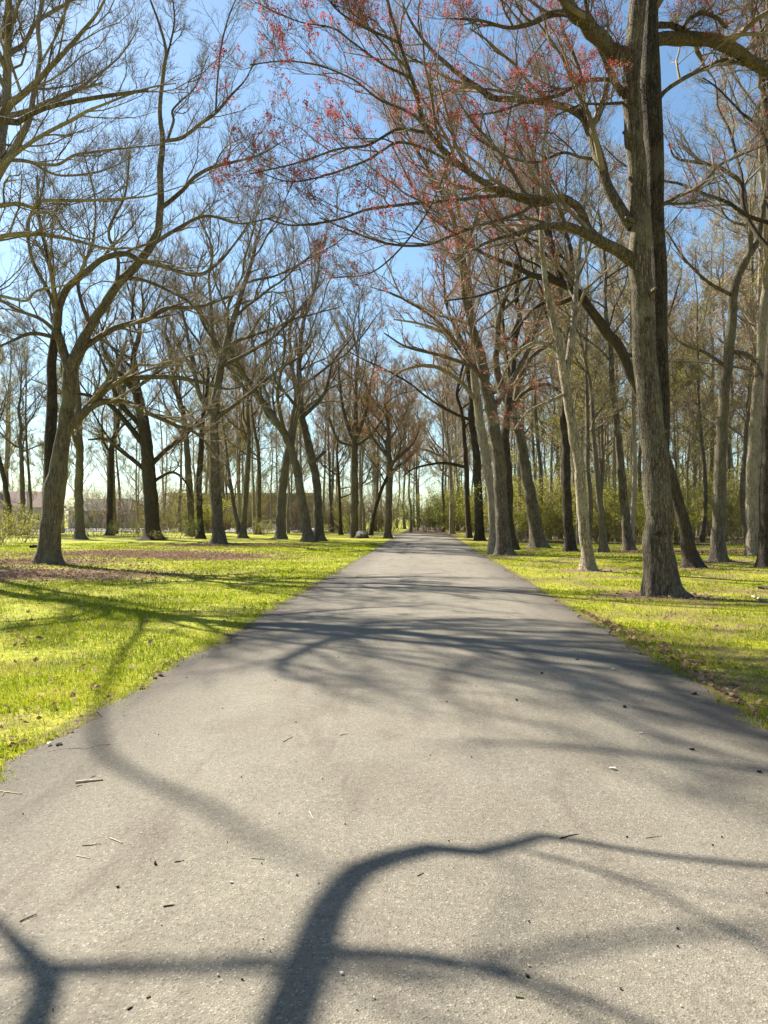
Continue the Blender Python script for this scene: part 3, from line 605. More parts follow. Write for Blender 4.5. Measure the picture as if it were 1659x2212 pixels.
tree('oak_tree', 'dark trunk hidden behind the stout trunk, leaning left', 12, 38.0,
     [(1105, 1187, 26), (1098, 1130, 22), (1096, 1030, 21), (1090, 950, 19), (1098, 880, 16)], height=21, nauto=12, auto_t=(.4, .98), auto_len=7.5, bk=M_BARKD, tw=M_TWIGW, buds=[TAN(.3, 2, .026)])
tree('maple_tree', 'brown trunk with flared foot leaning left, between the cluster and the dark straight trunk', 13, 40.2,
     [(1163, 1184, 40), (1159, 1160, 30), (1150, 1097, 26), (1132, 992, 23), (1111, 898, 22), (1090, 852, 20), (1072, 790, 15)], height=21,
     limbs=[([(1112, 900, 14), (1120, 830, 12), (1150, 770, 9), (1190, 740, 6), (1215, 700, 3)], 1), ([(1105, 890, 11), (1130, 850, 9), (1180, 830, 6), (1215, 850, 3)], -1)],
     nauto=12, auto_t=(.5, .98), auto_len=8, bk=M_BARK, tw=M_TWIGW, buds=[TAN(.3, 2, .026), ORG(.06, 4, .024)])
tree('ash_tree', 'straight very dark trunk just left of the slender pale leaning one', 14, 36.4,
     [(1232, 1192, 28), (1230, 1160, 22), (1225, 1079, 20), (1222, 974, 18), (1219, 905, 16), (1222, 800, 14), (1230, 700, 11)], height=23, nauto=13, auto_t=(.45, .98), auto_len=6.5, bk=M_BARKD, tw=M_TWIG, buds=[TAN(.3, 2, .025)])
tree('ash_tree', 'thin brown trunk that forks at head height behind the slender pale one', 15, 34.4,
     [(1304, 1196, 19), (1302, 1150, 15), (1293, 1062, 14), (1287, 1000, 11), (1282, 940, 9), (1278, 850, 7)], height=13, limbs=[([(1296, 1075, 9), (1303, 1010, 8), (1300, 930, 6), (1310, 840, 3)], 1)], nauto=12, auto_t=(.4, .98), auto_len=3.5, bk=M_BARKM, tw=M_TWIG, buds=[YG(.2, 2, .024)])
tree('ash_tree', 'slim grey trunk halfway between the forked thin one and the twin-stemmed maple', 16, 35.7,
     [(1358, 1193, 26), (1354, 1150, 20), (1347, 1079, 18), (1340, 1000, 16), (1335, 940, 15), (1324, 835, 12), (1318, 740, 9)], height=21, nauto=13, auto_t=(.42, .98), auto_len=6, bk=M_BARK, tw=M_TWIG, buds=[YG(.15, 2, .024), TAN(.2, 2, .024)])
tree('oak_tree', 'broad dark trunk, second behind the cluster along the path', 17, 55.0,
     [(1037, 1168, 24), (1035, 1140, 20), (1033, 1060, 18), (1028, 980, 16), (1018, 900, 13)], height=23, nauto=13, auto_t=(.35, .98), auto_len=8.5, bk=M_BARKD, tw=M_TWIGW, buds=[TAN(.35, 2, .034)])
tree('oak_tree', 'narrow dark trunk farthest back in the cluster along the path', 18, 62.0,
     [(1013, 1163, 15), (1012, 1130, 12), (1008, 1040, 11), (1003, 940, 9)], height=23, nauto=13, auto_t=(.35, .98), auto_len=8.5, bk=M_BARKD, tw=M_TWIGW, buds=[ORG(.15, 2, .034), TAN(.3, 2, .034)],
     limbs=[([(1008, 1010, 8), (960, 1000, 6), (900, 1010, 4), (870, 1030, 2)], -3)])
tree('birch_tree', 'pale thin trunk by itself at the far right corner of the path', 19, 80.0,
     [(977, 1153, 12), (975, 1120, 9), (975, 1050, 8), (970, 980, 7)], height=18, nauto=13, auto_t=(.3, .98), auto_len=7.5, bk=M_BARKP, tw=M_TWIGW, buds=[ORG(.2, 2, .036), TAN(.3, 2, .036)],
     limbs=[([(974, 1010, 6), (950, 985, 5), (910, 970, 4), (880, 985, 2)], -2)])

# --- left of the path
tree('oak_tree', 'straight brown trunk nearest the middle of the left lawn, beside brown leaves', 20, 45.6,
     [(473, 1178, 36), (472, 1150, 27), (467, 1080, 24), (463, 1000, 21), (463, 930, 20), (466, 860, 19), (478, 790, 16), (490, 740, 14), (520, 640, 11), (545, 560, 8)], height=21,
     limbs=[([(463, 900, 13), (430, 850, 11), (415, 780, 9), (400, 700, 6), (380, 620, 3)], 1), ([(464, 905, 11), (500, 880, 9), (540, 850, 8), (600, 800, 6), (660, 760, 4), (690, 700, 2)], -2), ([(480, 790, 9), (540, 760, 8), (600, 720, 6), (660, 650, 3)], 1.5),
            ([(463, 940, 10), (430, 920, 8), (400, 930, 6), (370, 980, 3)], -1), ([(485, 760, 8), (440, 700, 7), (420, 620, 5), (440, 540, 3)], 1)],
     nauto=13, auto_t=(.5, .98), auto_len=9, l2r=.75, lv=(9, 8, 6, 2), bk=M_BARK, tw=M_TWIG, buds=[RED(.08, 3, .026)])
tree('oak_tree', 'very thick dark oak with a wide low crown at the back of the left lawn', 21, 57.5,
     [(330, 1167, 46), (328, 1140, 33), (325, 1060, 30), (318, 980, 27), (308, 900, 24), (298, 850, 20), (290, 790, 14)], height=21,
     limbs=[([(315, 965, 14), (280, 920, 12), (230, 870, 9), (170, 850, 6), (120, 850, 3)], -2), ([(322, 1010, 12), (360, 970, 10), (400, 940, 8), (440, 900, 5), (480, 890, 3)], 2), ([(320, 1020, 10), (270, 980, 9), (230, 950, 7), (190, 950, 3)], -2),
            ([(324, 1045, 8), (370, 1020, 6), (400, 1040, 4), (415, 1080, 2)], 1)],
     nauto=14, auto_t=(.4, .98), auto_len=9, lv=(8, 7, 6, 2), bk=M_BARKD, tw=M_TWIG, buds=[ORG(.05, 3, .03), TAN(.15, 2, .03)])
tree('oak_tree', 'grey-green trunk leaning right, left one of the crossing pair beyond the left lawn', 22, 59.0,
     [(606, 1166, 26), (606, 1140, 21), (609, 1070, 19), (617, 1000, 17), (628, 940, 15), (640, 860, 11)], height=23, nauto=13, auto_t=(.4, .98), auto_len=8.5, bk=M_BARKM, tw=M_TWIG, buds=[TAN(.2, 2, .03)])
tree('oak_tree', 'grey-green trunk slanting far to the left, crossing its neighbour', 23, 52.5,
     [(667, 1171, 28), (663, 1140, 21), (652, 1080, 19), (640, 1010, 17), (620, 950, 16), (590, 900, 15), (555, 850, 13), (520, 800, 10), (500, 750, 7)], height=13,
     limbs=[([(630, 970, 10), (640, 900, 9), (650, 830, 7), (640, 740, 4)], 1)], nauto=12, auto_t=(.5, .98), auto_len=7.5, bk=M_BARKM, tw=M_TWIG, buds=[TAN(.15, 2, .03)])
tree('oak_tree', 'grey trunk curving left, with a broken stub on its path side', 24, 54.0,
     [(690, 1170, 27), (689, 1140, 20), (686, 1060, 18), (675, 1000, 17), (662, 940, 16), (650, 880, 14), (645, 800, 11), (655, 700, 8)], height=22,
     limbs=[([(672, 1010, 8), (690, 985, 7), (705, 975, 6)], 0), ([(655, 900, 9), (700, 850, 8), (720, 780, 5), (760, 730, 3)], 1)], nauto=14, auto_t=(.42, .98), auto_len=8.5, bk=M_BARK, tw=M_TWIG, buds=[RED(.05, 3, .03)])
tree('ash_tree', 'tall straight grey trunk with a fan of upright limbs, beside the low boulder', 25, 64.0,
     [(766, 1161, 24), (765, 1140, 17), (766, 1060, 16), (766, 990, 15), (766, 950, 14), (768, 880, 9), (770, 800, 6)], height=21,
     limbs=[([(766, 960, 9), (745, 900, 8), (735, 840, 6), (730, 770, 3)], 1), ([(767, 955, 9), (790, 890, 8), (800, 830, 6), (815, 760, 3)], -1), ([(766, 965, 7), (800, 940, 6), (830, 900, 4), (850, 870, 2)], 1), ([(766, 965, 7), (730, 950, 6), (710, 900, 4)], -1)],
     nauto=13, auto_t=(.45, .98), auto_len=8, bk=M_BARK, tw=M_TWIG, ang=(20, 50), buds=[YG(.1, 2, .03)])
tree('maple_tree', 'brown trunk with orange buds at the far left corner of the path', 26, 61.5,
     [(838, 1163, 20), (839, 1140, 13), (842, 1070, 11), (843, 1010, 11), (840, 970, 9), (838, 900, 6)], height=13,
     limbs=[([(843, 1000, 8), (865, 985, 7), (890, 960, 5), (905, 930, 3)], -1), ([(842, 990, 7), (815, 960, 6), (795, 925, 5), (780, 880, 2)], 1), ([(843, 1020, 6), (870, 1000, 5), (895, 980, 3)], 1)],
     nauto=13, auto_t=(.45, .98), auto_len=7.5, lv=(8, 7, 6, 2), bk=M_BARK, tw=M_TWIGW, buds=[ORG(.35, 3, .032)])
tree('ash_tree', 'slim dark trunk with a bush at its foot, next to the straight brown trunk', 27, 60.0,
     [(433, 1164, 20), (432, 1130, 14), (430, 1060, 13), (434, 980, 12), (438, 900, 9)], height=23, nauto=13, auto_t=(.35, .98), auto_len=8, bk=M_BARKD, tw=M_TWIG, buds=[ORG(.06, 3, .03)])
tree('ash_tree', 'grey-brown trunk standing behind the bush left of the slim dark trunk', 28, 66.0,
     [(412, 1160, 20), (412, 1130, 15), (410, 1060, 15), (404, 980, 13), (398, 900, 9)], height=23, nauto=13, auto_t=(.35, .98), auto_len=8, bk=M_BARK, tw=M_TWIG, buds=[ORG(.08, 3, .03)])
tree('ash_tree', 'smooth grey-green trunk straight behind the low-forking oak', 29, 58.5,
     [(173, 1166, 26), (172, 1130, 19), (170, 1050, 18), (172, 960, 15)], height=21, nauto=13, auto_t=(.3, .98), auto_len=8, bk=M_BARKM, tw=M_TWIG)
tree('ash_tree', 'black narrow trunk between the grey-green trunk and the very thick oak', 30, 70.0,
     [(236, 1158, 18), (237, 1130, 13), (238, 1050, 12), (242, 960, 10)], height=21, nauto=13, auto_t=(.35, .98), auto_len=7.5, bk=M_BARKD, tw=M_TWIG)
tree('ash_tree', 'pair of trunks joined at the foot, left one leaning, behind the straight brown trunk', 31, 62.0,
     [(524, 1164, 22), (527, 1130, 12), (533, 1050, 11), (538, 960, 9)], height=21, limbs=[([(520, 1160, 13), (508, 1110, 9), (498, 1050, 8), (490, 980, 5), (480, 900, 3)], 1)], nauto=13, auto_t=(.35, .98), auto_len=7.5, bk=M_BARKM, tw=M_TWIGW, buds=[TAN(.25, 2, .03)])
tree('ash_tree', 'thin dark trunk standing alone between the stubbed trunk and the fan-topped one', 32, 76.0,
     [(736, 1155, 9), (735, 1110, 6), (732, 1040, 6), (728, 980, 4)], height=13, nauto=12, auto_t=(.3, .98), auto_len=5.5, bk=M_BARKD, tw=M_TWIG)
tree('ash_tree', 'thin leaning stem bent right over the boulder towards the orange-budded trunk', 33, 72.0,
     [(800, 1157, 10), (806, 1120, 8), (818, 1075, 8), (834, 1035, 6), (846, 1010, 5)], height=11, nauto=12, auto_t=(.4, .98), auto_len=5.5, bk=M_BARKD, tw=M_TWIGW, buds=[TAN(.4, 2, .034)])
tree('ash_tree', 'dark trunk slanting left at the far left edge before the pink house', 34, 72.0,
     [(28, 1157, 16), (22, 1110, 11), (12, 1050, 10), (-2, 990, 9), (-20, 900, 7)], height=18, nauto=13, auto_t=(.4, .98), auto_len=7.5, bk=M_BARKD, tw=M_TWIG)
tree('ash_tree', 'grey trunk with spreading limbs beside the slanting one near the pink house', 35, 74.0,
     [(50, 1156, 14), (49, 1110, 11), (48, 1050, 10), (46, 980, 9)], height=19, nauto=13, auto_t=(.35, .98), auto_len=7.5, bk=M_BARKM, tw=M_TWIG)
tree('ash_tree', 'trunk with reddish buds close behind the slim dark one and the brick building', 36, 74.0,
     [(557, 1156, 14), (559, 1110, 10), (560, 1040, 9), (558, 970, 7)], height=19, nauto=13, auto_t=(.35, .98), auto_len=7.5, bk=M_BARK, tw=M_TWIGW, buds=[ORG(.15, 3, .03)])

# ------------------------------------------------------------------ woodland trees: a few kinds, each copy with its trunk, limbs and crown
def wood_proto(seed, h, r, lean, bk, tw, lv, buds, first, nl=10, alen=4.5):
    rng = np.random.default_rng(seed)
    root = empty('woodland_tree', (0, 0, 0))
    k = 9; A = np.zeros((k, 4)); zz = np.linspace(0, h, k); A[:, 2] = zz
    A[:, 0] = lean * (zz / h) ** 1.3 * h + np.cumsum(rng.normal(size=k) * .12); A[:, 1] = np.cumsum(rng.normal(size=k) * .12); A[:, :2] -= A[0, :2]
    A[:, 3] = r * (1 - zz / h) ** .75 + .012; A[0, 3] *= 1.35; A[0, 2] = -.15
    S = spline(A, 40); T = Tubes(); T.add(S[:, :3], S[:, 3], 9, .05, seed, 4); T.build('trunk', bk, root)
    k0 = int(first * 39); q = np.linspace(k0, 39, 16).astype(int)
    lp, lr = grow(rng, S[None, q, :3], S[None, q, 3], nl, 0, .97, alen * 1.35 / (h * (1 - first)), (35, 72), .12, .17, 8, .5, .3, .02, .8, 9, .35)
    T = Tubes(); T.add(lp, lr, 5)
    q = np.linspace(int(.55 * 39), 39, 8).astype(int)
    PP = np.concatenate([lp, S[None, q, :3]]); PR = np.concatenate([lr, S[None, q, 3]])
    l2, r2 = grow(rng, PP, PR, lv[0], .16, 1, .42, (30, 65), .08, .2, 5, .55, .3, .013, .5, 3); T.add(l2, r2, 4)
    l3, r3 = grow(rng, l2, r2, lv[1], .15, 1, .48, (30, 60), .07, .22, 4, .6, .3, .0075, .3, 1.8); T.add(l3, r3, 3)
    l4, r4 = grow(rng, l3, r3, lv[2], .15, 1, .55, (28, 58), .06, .22, 3, .65, .4, .0052, .2, 1.1); T.add(l4, r4, 3)
    l5, r5 = grow(rng, l4, r4, 2, .2, 1, .6, (28, 58), .06, .22, 3, .65, .5, .0042, .2, .7); T.add(l5, r5, 3); l4 = l5
    T.build('crown', tw, root)
    for (mt, share, per, size, nm) in buds:
        s = rng.random(len(l4)) < share; Vb, Tb = clusters(rng, l4[s, -1], per, size * 2.2, size); mesh_obj(nm, Vb, None, mt, root, False, Tb)
    return root
def kids(o): return [c for c in o.children]
def dup(root, loc, rz, sc, label, group, cat):
    r = root.copy(); COL.objects.link(r); r.location = loc; r.rotation_euler = (0, 0, rz); r.scale = (sc, sc, sc)
    tag(r, label, cat, group)
    for c in kids(root):
        d = c.copy(); COL.objects.link(d); d.parent = r
    return r
protos = [wood_proto(101, 24, .20, .02, M_BARKP, M_TWIG, (7, 6, 5), [TAN(.45, 2, .05)], .34, 13),
          wood_proto(102, 21, .17, -.04, M_BARKM, M_TWIGW, (7, 6, 5), [YG(.4, 2, .05)], .35, 12),
          wood_proto(103, 25, .25, .05, M_BARKM, M_TWIG, (7, 6, 5), [TAN(.4, 2, .05)], .3, 14, 5.5),
          wood_proto(104, 16, .12, -.02, M_BARKP, M_TWIG, (7, 6, 5), [YG(.5, 2, .045)], .25, 12, 3.2),
          wood_proto(105, 22, .17, .03, M_BARKP, M_TWIGW, (7, 6, 5), [ORG(.2, 2, .045)], .33, 12),
          wood_proto(106, 20, .15, .0, M_BARKP, M_TWIG, (7, 7, 5), [TAN(.5, 2, .045)], .38, 12, 3.6)]
used = [False] * 6
def place(kind, x, y, rz, sc, label, group):
    loc = (x, y, hz(x, y))
    if not used[kind]:
        used[kind] = True; r = protos[kind]; r.location = loc; r.rotation_euler = (0, 0, rz); r.scale = (sc,) * 3; tag(r, label, 'tree', group)
    else: dup(protos[kind], loc, rz, sc, label, group, 'tree')
rng = np.random.default_rng(7)
def scatter(n, fx, dist, kinds, label, group, sc=(.8, 1.15), taken=[]):
    c = 0; tries = 0
    while c < n and tries < 4000:
        tries += 1
        px = fx[0] + (fx[1] - fx[0]) * rng.random(); Y = dist[0] + (dist[1] - dist[0]) * rng.random()
        x = (px - CX) / F * Y
        if path_d(x, Y) < 3 and Y < 85: continue
        if any((x - a) ** 2 + (Y - b) ** 2 < 2.2 ** 2 for a, b in taken): continue
        taken.append((x, Y)); c += 1
        place(kinds[rng.integers(len(kinds))], x, Y, rng.random() * 6.28, sc[0] + (sc[1] - sc[0]) * rng.random(), label, group)
scatter(27, (1120, 1720), (42, 62), [1, 3, 5, 0, 3], 'thin woodland tree in the brush behind the right-hand grass', 'thin trees at the wood edge on the right')
scatter(36, (1000, 1800), (62, 105), [0, 1, 2, 3, 5], 'woodland tree deep in the wood right of the path', 'trees deep in the wood on the right')
for (x, y, k, sc, lb) in [(-17.5, 25.5, 2, .85, 'bare oak added out of view left of the low-forking oak to cast shadow streaks'),
                          (-22.5, 32.5, 2, .8, 'bare oak added out of view at the back left of the lawn to cast shadow streaks')]:
    place(k, x, y, 1.3 * x, sc, lb, None)  # oaks added out of view to throw more shadow streaks across the path
rb_ = np.random.default_rng(12)
for k in range(46):  # unseen trees added behind the camera to dim the sky fill
    y = -4 - 40 * rb_.random(); x = (rb_.random() * 2 - 1) * (16 + .5 * abs(y))
    if abs(x) < 4.5: x = 4.5 * (1 if x >= 0 else -1) + x
    place([0, 2, 4, 5][k % 4], x, y, rb_.random() * 6.28, 1.0 + .2 * rb_.random(), 'unseen woodland tree added behind the viewpoint to hold back sky light', 'added trees behind the viewpoint')
for k in range(12):  # more unseen trees added, blocking sky fill from the right
    y = -2 + 22 * rb_.random(); x = 14 + .62 * max(y, 0) + 10 * rb_.random()
    place([0, 2, 4, 5][k % 4], x, y, rb_.random() * 6.28, 1.0 + .2 * rb_.random(), 'unseen woodland tree added beyond the right edge to hold back sky light', 'added trees beyond the right edge')
scatter(44, (1000, 1800), (105, 170), [0, 1, 2, 4, 5], 'woodland tree at the very back of the wood on the right', 'trees at the back of the right-hand wood')
scatter(26, (790, 1040), (90, 150), [1, 4, 0, 5, 2], 'woodland tree closing the view beyond the end of the path', 'trees closing the far end of the path')
scatter(34, (430, 810), (72, 138), [0, 2, 4, 1, 3, 3], 'woodland tree beyond the left lawn in front of the long brick building', 'trees beyond the left lawn')
scatter(34, (-150, 480), (72, 140), [0, 2, 1, 3, 3], 'bare tree standing far off between the left lawn and the houses', 'far trees by the houses on the left')

# ------------------------------------------------------------------ undergrowth
def shrub_proto(seed, h, w, nst, leaf, lsize, per):
    rng = np.random.default_rng(seed); root = empty('shrub', (0, 0, 0)); T = Tubes()
    a = rng.random(nst) * 6.28; st = np.stack([np.cos(a), np.sin(a), 0 * a], -1) * (rng.random((nst, 1)) * w * .35)
    d = nrm(np.stack([np.cos(a) * .45, np.sin(a) * .45, np.ones(nst)], -1) + rng.normal(size=(nst, 3)) * .2)
    L = h * (.55 + .5 * rng.random(nst)); pts = np.empty((nst, 7, 3)); pts[:, 0] = st; pts[:, 0, 2] = -.05
    for k in range(1, 7):
        d = nrm(d + rng.normal(size=(nst, 3)) * .13); pts[:, k] = pts[:, k - 1] + d * (L / 6)[:, None]
    R = np.full((nst, 7), .016) * np.linspace(1, .4, 7); T.add(pts, R, 4)
    l2, r2 = grow(rng, pts, R, 7, .15, 1, .38, (30, 70), .05, .25, 5, .6, .4, .007, .25, 1.4); T.add(l2, r2, 3)
    l3, r3 = grow(rng, l2, r2, 6, .15, 1, .5, (30, 70), .03, .25, 4, .6, .4, .005, .15, .7); T.add(l3, r3, 3)
    T.build('stems', M_TWIG, root)
    tips = np.concatenate([l3[:, -1], l3[:, 2], l2[:, -1]]); tips = tips[rng.random(len(tips)) < .75]
    Vb, Tb = clusters(rng, tips, per, lsize * 2, lsize); mesh_obj('foliage', Vb, None, leaf, root, False, Tb)
    return root
M_SHRUBD = leafmat('shrub_leaf_dark', [(.03, .05, .008), (.08, .11, .015), (.14, .16, .03)], .45)
sh = [shrub_proto(201, 3.8, 2.6, 14, M_SHRUB, .045, 3), shrub_proto(202, 2.2, 2.6, 14, M_YGREEN, .028, 2), shrub_proto(203, 5.4, 2.6, 12, M_YGREEN, .048, 3), shrub_proto(204, 3.0, 2.2, 12, M_SHRUBD, .04, 4), shrub_proto(205, 5.0, 3.4, 18, M_TAN, .03, 1)]
sused = [False] * 5
def put_shrub(k, x, y, sc, label, group):
    loc = (x, y, hz(x, y)); rz = rng.random() * 6.28
    if not sused[k]:
        sused[k] = True; r = sh[k]; r.location = loc; r.rotation_euler = (0, 0, rz); r.scale = (sc,) * 3; tag(r, label, 'shrub', group)
    else: dup(sh[k], loc, rz, sc, label, group, 'shrub')
def shrubs(n, fx, dist, ks, label, group, sc=(.7, 1.2)):
    c = 0
    while c < n:
        px = fx[0] + (fx[1] - fx[0]) * rng.random(); Y = dist[0] + (dist[1] - dist[0]) * rng.random(); x = (px - CX) / F * Y
        if path_d(x, Y) < 3 and Y < 85: continue
        c += 1; put_shrub(ks[rng.integers(len(ks))], x, Y, sc[0] + (sc[1] - sc[0]) * rng.random(), label, group)
shrubs(46, (1120, 1740), (46, 60), [0, 1, 2, 0], 'yellow-green leafing shrub at the wood edge behind the right-hand trunks', 'shrubs along the wood edge on the right')
shrubs(70, (1000, 1760), (60, 90), [0, 2, 2, 0], 'tall yellow-green shrub filling the wood right of the path', 'undergrowth shrubs deep in the right-hand wood', (.9, 1.5))
shrubs(50, (980, 1780), (88, 135), [2, 0, 3], 'hazy tall shrub at the back of the right-hand wood', 'shrubs at the back of the right-hand wood', (1.3, 2.0))
shrubs(70, (330, 850), (80, 125), [4, 4, 4, 0], 'tangled brown-green shrub in front of the far brick building', 'shrubs before the brick building', (.7, 1.45))
shrubs(22, (830, 1020), (90, 130), [3, 0, 2], 'dark green shrub under the trees at the end of the path', 'shrubs at the far end of the path', (.9, 1.6))
shrubs(60, (-180, 840), (98, 150), [4, 4, 2, 4], 'tall leafless thicket bush far behind the left lawn', 'thicket bushes far behind the left lawn', (1.1, 1.9))
for (px, Y, k, s, lb) in [(-10, 44, 1, 1.25, 'low yellow shrub at the left edge beside the low-forking oak'), (30, 48, 1, 1.2, 'bushy yellow shrub just left of the low-forking oak'), (70, 52, 1, 1.15, 'yellow-green shrub half hidden by the low-forking oak'),
                          (-60, 50, 0, .8, 'tall yellow shrub beyond the left edge'), (205, 66, 1, 1.0, 'small green shrub right of the grey-green trunk'), (265, 66, 1, .85, 'loose green shrub left of the very thick oak'),
                          (290, 62, 1, .85, 'small pale shrub at the very thick oak'), (375, 62, 1, .95, 'spreading low shrub right of the very thick oak'), (412, 58.5, 3, .62, 'dark rounded bush against the slim dark trunk'),
                          (345, 56, 1, .45, 'tiny green shrub at the foot of the very thick oak'), (575, 70, 1, .9, 'low straggly shrub left of the crossing pair'), (700, 82, 1, .6, 'low green shrub far behind the stubbed trunk'), (150, 70, 1, 1.0, 'rounded yellow shrub behind the grey-green trunk')]:
    put_shrub(k, (px - CX) / F * Y, Y, s, lb, None)

# ------------------------------------------------------------------ grass and fallen leaves
def lit_mask(x, y):
    m = np.zeros_like(x)
    for (cx, cy, rx, ry) in LITTER:
        q = ((x - cx) / rx) ** 2 + ((y - cy) / ry) ** 2 + (fnoise(x * 1.5, y * 1.5, 31, 3) - .5) * 2
        m = np.maximum(m, 1 - sstep(.5, 1.1, q))
    return m
def make_grass(n):
    rng = np.random.default_rng(9)
    Y = 1 / (1 / 2.4 + (1 / 46.0 - 1 / 2.4) * rng.random(n)); Y = np.where(rng.random(n) < .35, 2.4 + 45 * rng.random(n) ** 1.2, Y)
    X = (rng.random(n) * 2 - 1) * (.6 * Y + 2.0)
    d = path_d(X, Y)
    dens = sstep(-.10, .14, d + (fnoise(X * 3, Y * 3, 21, 3) - .5) * .6) * (1 - .75 * lit_mask(X, Y)) * (.25 + .75 * sstep(.32, .52, fnoise(X * .7, Y * .7, 22, 3) - .11 * (X > .055 * Y)))
    k = rng.random(n) < dens; X, Y, d = X[k], Y[k], d[k]; n = len(X)
    hgt = (.020 + .036 * rng.random(n) ** 1.5) * (.65 + .9 * fnoise(X * .9, Y * .9, 23, 3)) * np.minimum(1 + Y * .012, 1.4)
    w = np.maximum(.0022 + .0016 * rng.random(n), Y * .00042)
    a = rng.random(n) * 6.28; l = rng.random(n) * 6.28; bend = hgt * (.2 + .9 * rng.random(n))
    z = H(X, Y) - .004
    ax, ay = np.cos(a) * w, np.sin(a) * w; lx, ly = np.cos(l) * bend, np.sin(l) * bend
    p0 = np.stack([X - ax, Y - ay, z], -1); p1 = np.stack([X + ax, Y + ay, z], -1)
    m0 = np.stack([X - ax * .8 + lx * .35, Y - ay * .8 + ly * .35, z + hgt * .62], -1); m1 = np.stack([X + ax * .8 + lx * .35, Y + ay * .8 + ly * .35, z + hgt * .62], -1)
    t = np.stack([X + lx, Y + ly, z + hgt * .95], -1)
    V = np.stack([p0, p1, m1, m0, t], 1).reshape(-1, 3); i = np.arange(n) * 5
    g = mesh_obj('grass', V, np.stack([i, i + 1, i + 2, i + 3], -1), M_GRASS, None, False, np.stack([i + 3, i + 2, i + 4], -1))
    tag(g, 'short bright green grass on both sides of the path', 'grass', kind='stuff')
make_grass(620000)
def make_leaves():
    rng = np.random.default_rng(10); xs, ys = [], []
    for (cx, cy, rx, ry) in LITTER:
        n = int((420 if rx > 2 else 110) * rx * ry); xs.append(cx + rng.normal(size=n) * rx * .6); ys.append(cy + rng.normal(size=n) * ry * .6)
    n = 2600; Y = 3 + 36 * rng.random(n) ** 1.4; xs.append((rng.random(n) * 2 - 1) * (.6 * Y + 1)); ys.append(Y)
    n = 420; Y = 4.5 + 8 * rng.random(n); xs.append(.055 * Y - .03 + PHW + .12 + np.abs(rng.normal(size=n)) * .25 * (1 - np.abs(Y - 8.2) / 4.5).clip(.1)); ys.append(Y)
    X, Y = np.concatenate(xs), np.concatenate(ys); k = path_d(X, Y) > .03; X, Y = X[k], Y[k]; n = len(X)
    s = .022 + .035 * rng.random(n); a = rng.random(n) * 6.28; z = H(X, Y) + .012 + .03 * rng.random(n); tl = rng.normal(size=(n, 2)) * .012
    ca, sa = np.cos(a) * s, np.sin(a) * s
    V = np.stack([np.stack([X - ca, Y - sa, z + tl[:, 0]], -1), np.stack([X + sa * .5, Y - ca * .5, z + tl[:, 1]], -1), np.stack([X + ca, Y + sa, z - tl[:, 0]], -1), np.stack([X - sa * .5, Y + ca * .5, z + .012 - tl[:, 1]], -1)], 1).reshape(-1, 3)
    o = mesh_obj('leaf_litter', V, np.arange(n * 4).reshape(-1, 4), M_DEADLEAF, None, False); tag(o, 'brown dead leaves strewn over the lawn in patches', 'fallen leaves', kind='stuff')
make_leaves()

# ------------------------------------------------------------------ twigs, leaves and bits on the path and grass
M_STICKP = plain('stick_pale', (.50, .40, .27), .8, .3, 40); M_STICKD = plain('stick_dark', (.06, .042, .03), .8, .4, 40)
M_LEAFP = plain('leaf_pale', (.62, .58, .50), .8, .2, 60); M_BITD = plain('bit_dark', (.03, .025, .02), .8, .3, 60); M_STICKG = plain('stem_green', (.16, .19, .06), .8, .3, 40)
def gpt(px, py, lift=0.0):
    g = G(px, py); on = path_d(g[0], g[1]) < 0
    for _ in range(2):
        z = pz(g[0], g[1]) if on else 0.0; Y = (CH - z) * F / (py - HY); g = np.array([(px - CX) / F * Y, Y, 0.0])
    g[2] = (pz(g[0], g[1]) if on else hz(g[0], g[1]) + .02) + lift; return g
def stick(label, pts, w, mat, group=None, fork=None, name='fallen_twig', cat='twig'):
    """pts: survey readings along the twig, w: thickness in metres"""
    r = np.random.default_rng(int(abs(pts[0][0] * 7 + pts[0][1])))
    w = w * (.55 if mat is M_STICKD and w < .03 else 1); A = np.array([gpt(*p, w * .30) for p in pts]); A[:, 2] += np.abs(r.normal(size=len(A))) * w * .05
    S = spline(A, 10); n = len(S); o = S[0].copy()
    T = Tubes(); T.add(S - o, w / 2 * (1 - .45 * np.linspace(0, 1, n)) * (1 + .15 * r.normal(size=n)), 6, cap=True)
    if fork is not None:
        f = np.array([S[4], S[4] + (S[-1] - S[0]) * .2 + np.array([fork * .6, fork, 0]) * np.linalg.norm(S[-1] - S[0]) * .4]) - o
        T.add(spline(f, 5), w * .32 * np.linspace(1, .5, 5), 5)
    ob = T.build(name, mat, None); ob.location = o; tag(ob, label, cat, group); return ob
def bit(label, px, py, s, mat, name, cat, group=None):
    """curled leaf scrap or clod, s metres across"""
    r = np.random.default_rng(int(px * 3 + py)); g = gpt(px, py)
    n = 7; th = np.arange(n) * 2 * math.pi / n; rad = s / 2 * (.6 + .6 * r.random(n))
    rim = np.stack([np.cos(th) * rad, np.sin(th) * rad * .6, .25 * s * r.random(n) + .004], -1); mid = np.array([[0, 0, .22 * s + .004]]); low = rim * np.array([.7, .7, 0])
    V = np.vstack([rim, mid, low]); T = [[k, (k + 1) % n, n] for k in range(n)]; Q = [[n + 1 + k, n + 1 + (k + 1) % n, (k + 1) % n, k] for k in range(n)]
    o = mesh_obj(name, V, Q, mat, None, False, T); o.location = g; o.rotation_euler = (0, 0, r.random() * 6); tag(o, label, cat, group)
TG = 'twigs lying on the path'
stick('thick pale split stick near the left edge of the path', [(163, 1692), (190, 1689), (222, 1686)], .016, M_STICKP, TG)
stick('short thin pale twig beside the thick split stick', [(165, 1699), (178, 1696)], .008, M_STICKP, TG)
